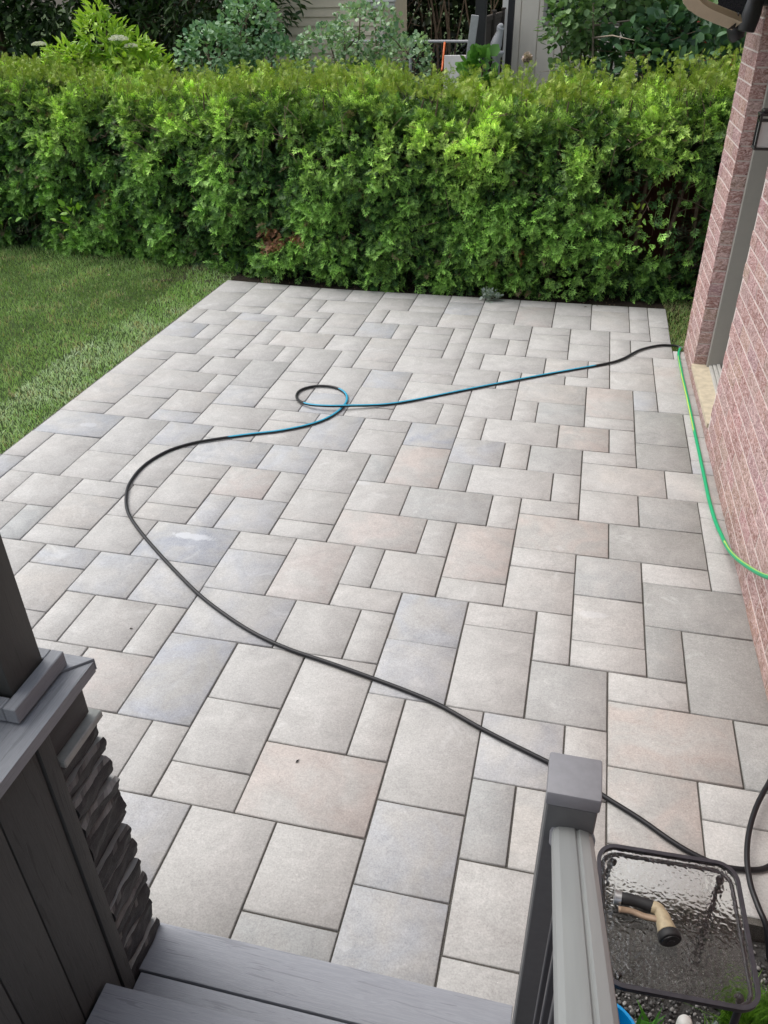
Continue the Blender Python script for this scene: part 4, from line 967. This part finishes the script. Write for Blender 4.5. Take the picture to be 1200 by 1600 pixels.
def nozzle():
    zt = .4545
    root = empty('hose_nozzle', (3.868, -6.318, zt), rad(-3)); root.scale = (1.12, 1.12, 1.12); tag(root, 'gold and black trigger spray nozzle lying on the glass side table', 'spray nozzle')
    # handle from the hose end towards the body
    pts = catmull([(-.066, .006, .021), (-.045, .008, .022), (-.02, .007, .022), (.008, .004, .021)], 5)
    m = MB(); m.tube(pts, [.0140 + .0008 * math.sin(i * .55) for i in range(len(pts))], 16); m.build('grip', M_GRIP, root, True)
    m = MB(); m.tube([(-.078, .006, .021), (-.066, .006, .021)], .0165, 18); m.tube([(-.082, .006, .021), (-.0781, .006, .021)], .018, 18); m.build('hose_connector', M_STEEL, root, angle=40)
    pts = catmull([(.004, .004, .021), (.018, .001, .022), (.027, -.012, .023), (.034, -.034, .024), (.040, -.052, .025)], 5)
    rs = np.interp(range(len(pts)), [0, 4, 8, 12, len(pts) - 1], [.0145, .0155, .0145, .018, .0225])
    m = MB(); m.tube(pts, list(rs), 18); m.build('body', M_BRASS, root, True)
    d_ = Vector((.038, -.12, .005)).normalized()
    def barrel(a, b, r0, r1, mat, name, ribs=0):
        p = Vector((.040, -.052, .025)); seg = 40; m = MB(); q = p + d_ * a; w_ = p + d_ * b
        prof = [(math.cos(2 * math.pi * k / seg) * (1 - (.06 if (ribs and k % 2) else 0)), math.sin(2 * math.pi * k / seg) * (1 - (.06 if (ribs and k % 2) else 0))) for k in range(seg)]
        m.tube([q, q.lerp(w_, .1), q.lerp(w_, .9), w_], [r0 * .94, r0, r1, r1 * .93], seg, prof=prof); return m.build(name, mat, root, angle=50)
    dial = barrel(.001, .020, .0255, .0262, M_GRIP, 'dial', 1)
    m = MB(); p = Vector((.040, -.052, .025)) + d_ * .0202; m.tube([p, p + d_ * .0025], .0195, 28); m.tube([p + d_ * .0026, p + d_ * .005], .008, 16)
    o2 = m.build('spray_face', M_BLACKM, root, angle=40); 
    # trigger lever in front of the grip
    m = MB(); P = catmull([(.028, -.030, .026), (.012, -.026, .024), (-.012, -.024, .020), (-.040, -.019, .019), (-.070, -.023, .021)], 5)
    m.tube(P, [.0068] * len(P), 12, prof=[(math.cos(2 * math.pi * k / 12) * .85, math.sin(2 * math.pi * k / 12) * 1.15) for k in range(12)]); m.build('lever', M_LEVER, root, True)
    m = MB(); m.tube([(.027, -.030, .014), (.027, -.030, .037)], .0052, 12); m.build('pivot_pin', M_STEEL, root)
nozzle()

# ================================================================== THE BED IN THE CORNER
def pebbles(name, n, x0, x1, y0, y1, z, s0, s1, seed, kind='stuff', cols=((.05, .05, .05), (.34, .33, .32))):
    r = np.random.default_rng(seed)
    ico = bmesh.new(); bmesh.ops.create_icosphere(ico, subdivisions=1, radius=1.0); ico.verts.ensure_lookup_table()
    T = np.array([v.co[:] for v in ico.verts]); F0 = np.array([[v.index for v in f.verts] for f in ico.faces]); ico.free()
    P = np.stack([r.uniform(x0, x1, n), r.uniform(y0, y1, n), np.full(n, z)], 1)
    M = frames(unit(r.normal(size=(n, 3))), r); sc = r.uniform(s0, s1, (n, 1)) * r.uniform(.45, 1.2, (n, 3))
    V = np.einsum('nij,nkj->nki', M, T[None] * sc[:, None, :] * (1 + r.normal(0, .12, (n, len(T), 1)))) + P[:, None, :]
    F = (np.arange(n)[:, None, None] * len(T) + F0[None]).reshape(-1, 3); t = r.random((n, 1)) ** 2
    c = np.array(cols[0]) * (1 - t) + np.array(cols[1]) * t
    me = np_mesh(name, V.reshape(-1, 3), F, np.repeat(c, len(T), 0)); o = link(name, me, attr_mat('pebble', .8, .25, .4, 200))
    return tag(o, kind=kind)
pebbles('gravel', 9000, 3.67, 4.62, -7.2, -6.0, -.080, .003, .0085, 4)
pebbles('hedge_litter', 2600, -.6, 4.7, .02, 1.0, -.02, .002, .009, 8, cols=((.02, .015, .01), (.14, .10, .06)))
n = 1700; r_ = np.random.default_rng(66)
def tuft(name, label, x, y, rad_, n, hmin, hmax, c1, c2, seed, group=None, z=-.085, width=(.0012, .0026), lean=.5):
    r = np.random.default_rng(seed); a = r.uniform(0, 2 * np.pi, n); q = rad_ * np.sqrt(r.random(n)); X = q * np.cos(a); Y_ = q * np.sin(a); t = r.random((n, 1))
    o = blades(name, X, Y_, np.zeros(n), r.uniform(hmin, hmax, n), r.uniform(*width, n), np.array(c1) * (1 - t) + np.array(c2) * t, lean, None, seed=seed); o.location = (x, y, z); tag(o, label, 'plant', group); return o
tuft('grass_clump', 'bright green fine-leaved clump beside the table in the bottom right corner', 4.245, -6.26, .085, 1500, .04, .11, (.05, .16, .015), (.22, .42, .05), 1)
tuft('grass_clump', 'small feathery green clump below the near rim of the table', 4.13, -6.36, .045, 420, .03, .09, (.04, .12, .02), (.14, .28, .05), 2)
tuft('grass_clump', 'broad-bladed green clump by the blue tub', 3.93, -6.39, .05, 60, .06, .14, (.04, .15, .02), (.10, .30, .04), 3, width=(.005, .009))
def tub():
    root = empty('garden_tub', (3.748, -6.66, -.085)); tag(root, 'bright blue plastic bin half hidden beside the handrail', 'bin')
    m = MB(); m.lathe([(.062, 0), (.068, .01), (.086, .535), (.091, .545), (.091, .552), (.084, .552), (.080, .535), (.062, .012)], 40); m.build('bucket', M_BLUE, root, angle=40)
    for s_ in (-1, 1):
        m = MB(); m.tube(catmull([(-.04, s_ * .088, .50), (-.03, s_ * .096, .46), (0, s_ * .100, .445), (.03, s_ * .096, .46), (.04, s_ * .088, .50)], 5), .006, 8); m.build('handle', M_BLUE, root, True)
tub()
def stake_light():
    root = empty('garden_light', (4.032, -6.365, -.085)); tag(root, 'white-topped solar stake light standing in the gravel bed', 'garden light')
    m = MB(); m.lathe([(.006, 0), (.006, .06), (.014, .062), (.016, .085)], 14); m.build('stake', M_BLACKM, root, True)
    m = MB(); m.lathe([(.019, .0855), (.021, .09), (.021, .128), (.017, .140), (.009, .145)], 24); m.build('lamp_head', M_WHITE, root, True)
stake_light()
m = MB(); m.lathe([(.012, 0), (.016, .004), (.016, .075), (.010, .095), (.006, .105), (.006, .125)], 20, Matrix.Rotation(rad(14), 4, 'Y')); g = NT('green_glass', .1); g.col((.35, .5, .42)); g.b.inputs['Transmission Weight'].default_value = .7
o = m.build('glass_bottle', g.m, None, True); o.location = (4.09, -6.345, -.08); tag(o, 'small pale green glass bottle standing in the bed beside the white-topped light', 'bottle')
# drip line
m = MB(); m.tube(catmull([(3.80, -6.50, -.07), (3.92, -6.545, -.066), (4.02, -6.585, -.07), (4.15, -6.66, -.07)], 6), .007, 8); tag(m.build('irrigation_pipe', M_BLACKM, None, True), 'thin black irrigation pipe lying on the gravel of the bed', 'pipe')

# ================================================================== SMALL PLANTS ALONG THE HEDGE
def sprig(name, label, cat, loc, leaves, c1, c2, tmpl, size, seed, up=.3, stem=True, group=None, spread=.08, tall=.12):
    r = np.random.default_rng(seed); root = empty(name, loc); tag(root, label, cat, group)
    P = np.stack([r.normal(0, spread, leaves), r.normal(0, spread * .6, leaves) - .03, r.normal(tall, tall * .45, leaves)], 1); P[:, 2] = np.maximum(P[:, 2], .005)
    D = unit(P * np.array([1, 1, .3]) * 6 + np.array([0, -.25, up]) + r.normal(0, .3, (leaves, 3))); t = r.random((leaves, 1))
    scatter('leaves', M_LEAF, P, D, r.uniform(.7, 1.2, leaves) * size, tmpl, LEAFF, np.array(c1) * (1 - t) + np.array(c2) * t, root, r, np.tile([0, -.5, 1.0], (leaves, 1)) + r.normal(0, .2, (leaves, 3)))
    m = MB()
    for i in range(5): m.tube([(0, .04, -.02), (P[i, 0] * .5, P[i, 1] * .5 + .02, P[i, 2] * .6), tuple(P[i])], .0022, 5)
    m.build('stem', M_BARK, root)
vine = 'climbing shoots poking out of the hedge'
sprig('vine_shoot', 'bright green five-leaved shoot in the hedge above the lawn', 'vine', (-2.0, .52, .33), 20, (.16, .36, .03), (.30, .52, .07), LEAFV, .10, 2, group=None, spread=.085, tall=.13)
sprig('vine_shoot', 'bright green shoot at the far left end of the hedge', 'vine', (-2.95, .50, .22), 16, (.12, .32, .03), (.24, .45, .06), LEAFV, .09, 3, spread=.07, tall=.12)
sprig('vine_shoot', 'yellow-green leafy shoot in the hollow of the hedge near the brick house', 'vine', (3.93, .30, .66), 13, (.26, .42, .05), (.42, .58, .10), LEAFV, .072, 4, spread=.035, tall=.10)
sprig('vine_shoot', 'dark broad-leaved shoot low in the hedge hollow near the brick house', 'vine', (3.80, .26, .42), 12, (.05, .13, .03), (.10, .20, .05), LEAFV, .11, 9, spread=.07, tall=.10)
sprig('silver_leaf_plant', 'small silvery-grey plant at the patio edge under the hedge', 'plant', (2.71, -.03, -.01), 120, (.26, .33, .29), (.46, .54, .48), LEAFV, .042, 5, spread=.040, tall=.055)

def fallen(name, label, x, y, L, ang, c):
    m = MB(); m.bm.faces.new([m.bm.verts.new(v) for v in ((-L, 0, .002), (-.3 * L, -.35 * L, .004), (L, 0, .003), (-.2 * L, .35 * L, .006))]); o = m.build(name, simple(name + '_brown', c, .8), None); o.location = (x, y, .001); o.rotation_euler = (0, 0, ang)
    mod = o.modifiers.new('t', 'SOLIDIFY'); mod.thickness = .0015
    tag(o, label, 'fallen leaf')
fallen('fallen_leaf', 'tiny black leaf fragment lying on a large paver in the foreground', 2.646, -5.693, .011, 1.1, (.02, .018, .015))
fallen('fallen_leaf', 'tiny dark leaf scrap on a pale paver near the pillar', 1.63, -5.124, .009, .2, (.05, .04, .03))
fallen('fallen_leaf', 'brown leaf scrap on the last row of pavers, left of the other one', 3.595, -.092, .016, .3, (.10, .06, .04))
fallen('fallen_leaf', 'brown leaf scrap on the last row of pavers, nearer the brick house', 3.70, -.045, .011, .1, (.10, .06, .04))
fallen('fallen_leaf', 'pale curled leaf lying on the lawn near the hedge', -1.35, -.02, .022, .4, (.45, .35, .22)) 

# ================================================================== BEYOND THE HEDGE
def board_fence(name, label, P0, P1, z1, mat, bw=.14, gap=.006, group=None, posts=2.0, cap=False):
    P0, P1 = Vector(P0), Vector(P1); d_ = (P1 - P0); L = d_.length; d_.normalize(); a = math.atan2(d_.y, d_.x)
    root = empty(name, tuple(P0), a); tag(root, label, 'fence', group)
    m = MB(); x = 0
    while x < L: m.box((x, -.01, .02), (min(x + bw, L), .01, z1), .003); x += bw + gap
    m.build('boards', mat, root)
    for za in (z1 - .2, .2): m = MB(); m.box((0, .011, za), (L, .045, za + .09)); m.build('rail', mat, root)
    if cap: m = MB(); m.box((0, -.025, z1 + .001), (L, .03, z1 + .07), .004); m.build('cap_rail', mat, root)
    k = 0
    while k * posts <= L + .01:
        m = MB(); m.box((k * posts - .05, -.05, -.12), (k * posts + .05, -.0105, z1 + .10), .004); m.box((k * posts - .062, -.062, z1 + .1005), (k * posts + .062, .002, z1 + .125), .004); m.build('post', mat, root); k += 1
board_fence('wood_fence', 'dark reddish board fence half hidden behind the right end of the hedge', (2.6, 1.45, 0), (6.4, 1.5, 0), 1.35, M_REDF)
board_fence('wood_fence', 'brown capped board fence running back behind the black pergola posts', (1.87, 4.6, 0), (1.83, 7.5, 0), 2.10, M_BROWNF, posts=1.44, cap=True)
def shed():
    root = empty('garden_shed', (-.68, 6.0, 0)); tag(root, 'small beige shed with horizontal siding between two round shrubs', 'shed')
    m = MB(); m.box((-1.0, 0.02, -.12), (.90, 1.8, 3.0)); m.build('wall', M_SIDING, root)
    m = MB(); z = 0.0
    while z < 2.98:
        m.prism([(.018, z), (-.012, z), (.008, z + .118), (.018, z + .118)], -1.0, .90, 'X'); z += .12
    sid = m.build('siding', M_SIDING, root)
    m = MB(); m.box((.62, -.10, 2.34), (1.12, .016, 2.42), .006); m.box((.70, -.06, 2.26), (1.10, .015, 2.338), .004); m.build('shelf_trim', M_WHITE, root)
    for xa, xb in ((-1.03, -.975), (.875, .925)): m = MB(); m.box((xa, -.02, -.1), (xb, .04, 3.0)); m.build('corner_trim', M_SIDING2, root)
    m = MB(); m.prism([(-1.3, 3.0), (1.2, 3.0), (-.05, 3.8)], -.2, 2.0, 'Y'); m.build('roof', M_ROOF, root)
shed()
def chainlink():
    P0, P1 = Vector((-.35, 5.6, 0)), Vector((1.86, 5.45, 0)); d_ = (P1 - P0); L = d_.length; a = math.atan2(d_.y, d_.x)
    root = empty('chain_link_fence', tuple(P0), a); tag(root, 'low chain-link fence with a pale top rail right of the shed', 'fence')
    m = MB(); m.tube([(0, 0, 1.86), (L, 0, 1.86)], .020, 10); m.build('top_rail', M_GREYW, root)
    m = MB(); s_ = .055; x = -1.8
    while x < L:
        for sg in (1, -1):
            a0, a1 = x, x + 1.8; z0, z1 = (.03, 1.83) if sg > 0 else (1.83, .03)
            t0 = max(0, -a0 / 1.8); t1 = min(1, (L - a0) / 1.8)
            if t1 > t0: m.tube([(a0 + 1.8 * t0, .004 * sg, z0 + (z1 - z0) * t0), (a0 + 1.8 * t1, .004 * sg, z0 + (z1 - z0) * t1)], .0022, 3)
        x += s_ * 1.5
    m.build('wire_mesh', M_TABLEM, root)
    for x in (.02, L / 2, L - .02): m = MB(); m.tube([(x, 0, -.1), (x, 0, 1.92)], .024, 10); m.build('post', M_GREYW, root)
chainlink()
def post(label, x, y, h, s_=.055):
    root = empty('pergola_post', (x, y, 0)); tag(root, label, 'post'); m = MB(); m.box((-s_, -s_, -.12), (s_, s_, h), .006); m.build('shaft', M_BLACKM, root); m = MB(); m.box((-s_ * 1.5, -s_ * 1.5, -.1), (s_ * 1.5, s_ * 1.5, .08), .008); m.build('foot', M_BLACKM, root)
post('nearer and wider of the two black pergola posts behind the hedge', 1.96, 4.0, 3.2, .066)
post('farther and thinner black pergola post in front of the beige house wall', 2.13, 6.0, 3.3, .045)
m = MB(); vs = m.box((-.045, -.012, 0), (.045, .012, 2.35), .003); m.xf(vs, Matrix.Translation((1.68, 3.62, -.1)) @ Matrix.Rotation(rad(6.8), 4, 'Y') @ Matrix.Rotation(rad(3), 4, 'X')); tag(m.build('leaning_board', M_GREYW), 'pale grey board leaning against the brown fence', 'board')
def chair():
    root = empty('folding_chair', (1.60, 4.5, 0), rad(8)); tag(root, 'white folding chair with orange arms beside the leaning board', 'chair')
    def bx(name, a, b, mat, rx=0, piv=(0, 0, 0)):
        m = MB(); vs = m.box(a, b, .006); m.xf(vs, Matrix.Translation(piv) @ Matrix.Rotation(rx, 4, 'X') @ Matrix.Translation(-Vector(piv))); return m.build(name, mat, root)
    bx('backrest', (-.17, .0, 1.18), (.17, .03, 1.76), M_WHITE, rad(-12), (0, 0, 1.2)); bx('seat', (-.18, -.35, 1.12), (.18, .0, 1.15), M_WHITE)
    for s_ in (-1, 1):
        m = MB(); m.tube([(s_ * .17, .10, 1.90), (s_ * .185, .02, 1.70), (s_ * .19, -.05, 1.62), (s_ * .19, -.32, 1.60)], .014, 8); m.build('arm', M_ORANGE, root, True)
        m = MB(); m.tube([(s_ * .19, .1, 1.15), (s_ * .2, -.4, -.1)], .014, 8); m.build('leg', M_GREYW, root); m = MB(); m.tube([(s_ * .19, -.3, 1.15), (s_ * .2, .3, -.1)], .014, 8); m.build('leg', M_GREYW, root)
chair()
def statue():
    root = empty('garden_ornament', (2.18, 4.0, 0)); tag(root, 'grey stone bird-shaped ornament on a stand between the black posts', 'ornament')
    m = MB(); m.lathe([(.10, -.1), (.07, .1), (.045, .9), (.05, 1.75), (.09, 1.80), (.09, 1.83)], 16); m.build('stand', M_GREYW, root, True)
    m = MB(); m.tube(catmull([(-.03, 0, 1.83), (-.01, 0, 1.93), (.02, 0, 2.02), (.03, 0, 2.09), (.06, -.02, 2.11)], 4), [.06, .066, .07, .072, .068, .062, .056, .05, .045, .042, .044, .046, .044, .038, .03, .015, .006], 12); m.build('body', M_GREYW, root, True)
statue()
def nhouse():
    root = empty('neighbour_house', (3.2, 7.6, 0)); tag(root, 'pale neighbour house with vertical siding and a dark slatted window beyond the hedge', 'house'); 
    m = MB(); m.box((-1.35, 0.02, -.12), (5.5, 5, 4.6)); m.build('wall', M_SIDING2, root)
    m = MB(); x = -1.35
    while x < 5.4: m.box((x, -.004, -.1), (x + .27, .019, 4.6), .004); x += .285
    m.build('siding', M_SIDING2, root)
    m = MB(); m.box((-1.37, -.03, -.1), (-1.27, -.005, 4.6), .004); m.build('corner_trim', M_WHITE, root)
    fr_ = MB(); fr_.box((-.72, -.03, 1.98), (.55, -.006, 3.2), .004); wf = fr_.build('window', M_FRAME, root)
    m = MB(); m.box((-.66, -.036, 2.04), (.49, -.031, 3.14)); m.build('pane', M_DGLASS, wf)
    m = MB()
    for k in range(16): m.box((-.66, -.05, 2.06 + k * .067), (.49, -.037, 2.075 + k * .067))
    m.build('slats', M_TABLEM, wf)
    m = MB(); m.box((1.2, -.03, .9), (2.8, -.006, 3.3), .004); d2 = m.build('patio_door', M_BLACKM, root)
    m = MB(); m.box((1.27, -.036, 1.0), (2.73, -.031, 3.2)); m.build('pane', M_DGLASS, d2)
    m = MB(); m.prism([(-1.8, 4.6), (6.0, 4.6), (2.1, 6.6)], -.4, 5.4, 'Y'); m.build('roof', M_ROOF, root)
nhouse()
def ndeck():
    root = empty('neighbour_deck', (5.4, 5.4, 0)); tag(root, 'neighbour raised deck with dark picket railing glimpsed beside the brick corner', 'deck')
    m = MB(); m.box((-1.3, -.4, 1.12), (2.5, 2.1, 1.2)); m.build('floor', M_BROWNF, root)
    m = MB(); m.box((-1.3, -.42, 2.02), (2.5, -.34, 2.09), .005); m.box((-1.3, -.40, 1.32), (2.5, -.36, 1.37)); 
    for k in range(28): m.box((-1.28 + k * .135, -.395, 1.371), (-1.245 + k * .135, -.365, 2.019))
    m.build('railing', M_BROWNF, root)
    for x in (-1.25, .6, 2.42): m = MB(); m.box((x - .045, -.425, -.12), (x + .045, -.335, 2.14), .004); m.build('post', M_BROWNF, root)
ndeck()
m = MB(); m.box((-.38, -.28, 0), (.38, .28, .24), .09, seg=3); m.box((-.38, .16, .2), (.38, .30, .62), .06, seg=3)
o = m.build('outdoor_cushion', M_RED, None, angle=50); o.location = (5.0, 5.6, 1.48); tag(o, 'red padded seat cushion behind the dark picket railing', 'cushion')
m = MB()
for sx in (-.3, .3):
    for sy in (-.2, .2): m.tube([(sx, sy, 0), (sx, sy, .27)], .02, 8)
m.box((-.38, -.27, .27), (.38, .27, .275)); o = m.build('low_stool', M_BLACKM); o.location = (5.0, 5.6, 1.202); tag(o, 'low black bench under the red cushion on the neighbour deck', 'bench')
for i, (x, y, z, s_, lb) in enumerate(((2.62, 3.3, 1.80, .05, 'pale pink peony bloom left of the lilac'), (2.28, 3.05, 1.62, .045, 'faded dark pink peony bloom beside the broad-leaved plant'), (2.36, 3.0, 1.52, .05, 'mottled pink peony bloom lowest beside the broad-leaved plant'))):
    r = np.random.default_rng(90 + i); root = empty('peony', (x, y, 0)); tag(root, lb, 'flower')
    n = 60; dd = unit(r.normal(size=(n, 3))); P = dd * s_ * .4 + np.array([0, 0, z]); t = r.random((n, 1))
    scatter('bloom', M_LEAF, P, unit(dd + np.array([0, 0, .4])), np.full(n, s_), ROUNDV, LEAFF, (np.array([.62, .50, .47]) if i == 0 else np.array([.30, .12, .13])) * (1 - t) + np.array([.5, .42, .38]) * t, root, r)
    m = MB(); m.tube([(0, 0, -.1), (.02, 0, z * .6), (0, 0, z)], .006, 6); m.build('stem', simple('green_stem', (.06, .14, .03)), root)
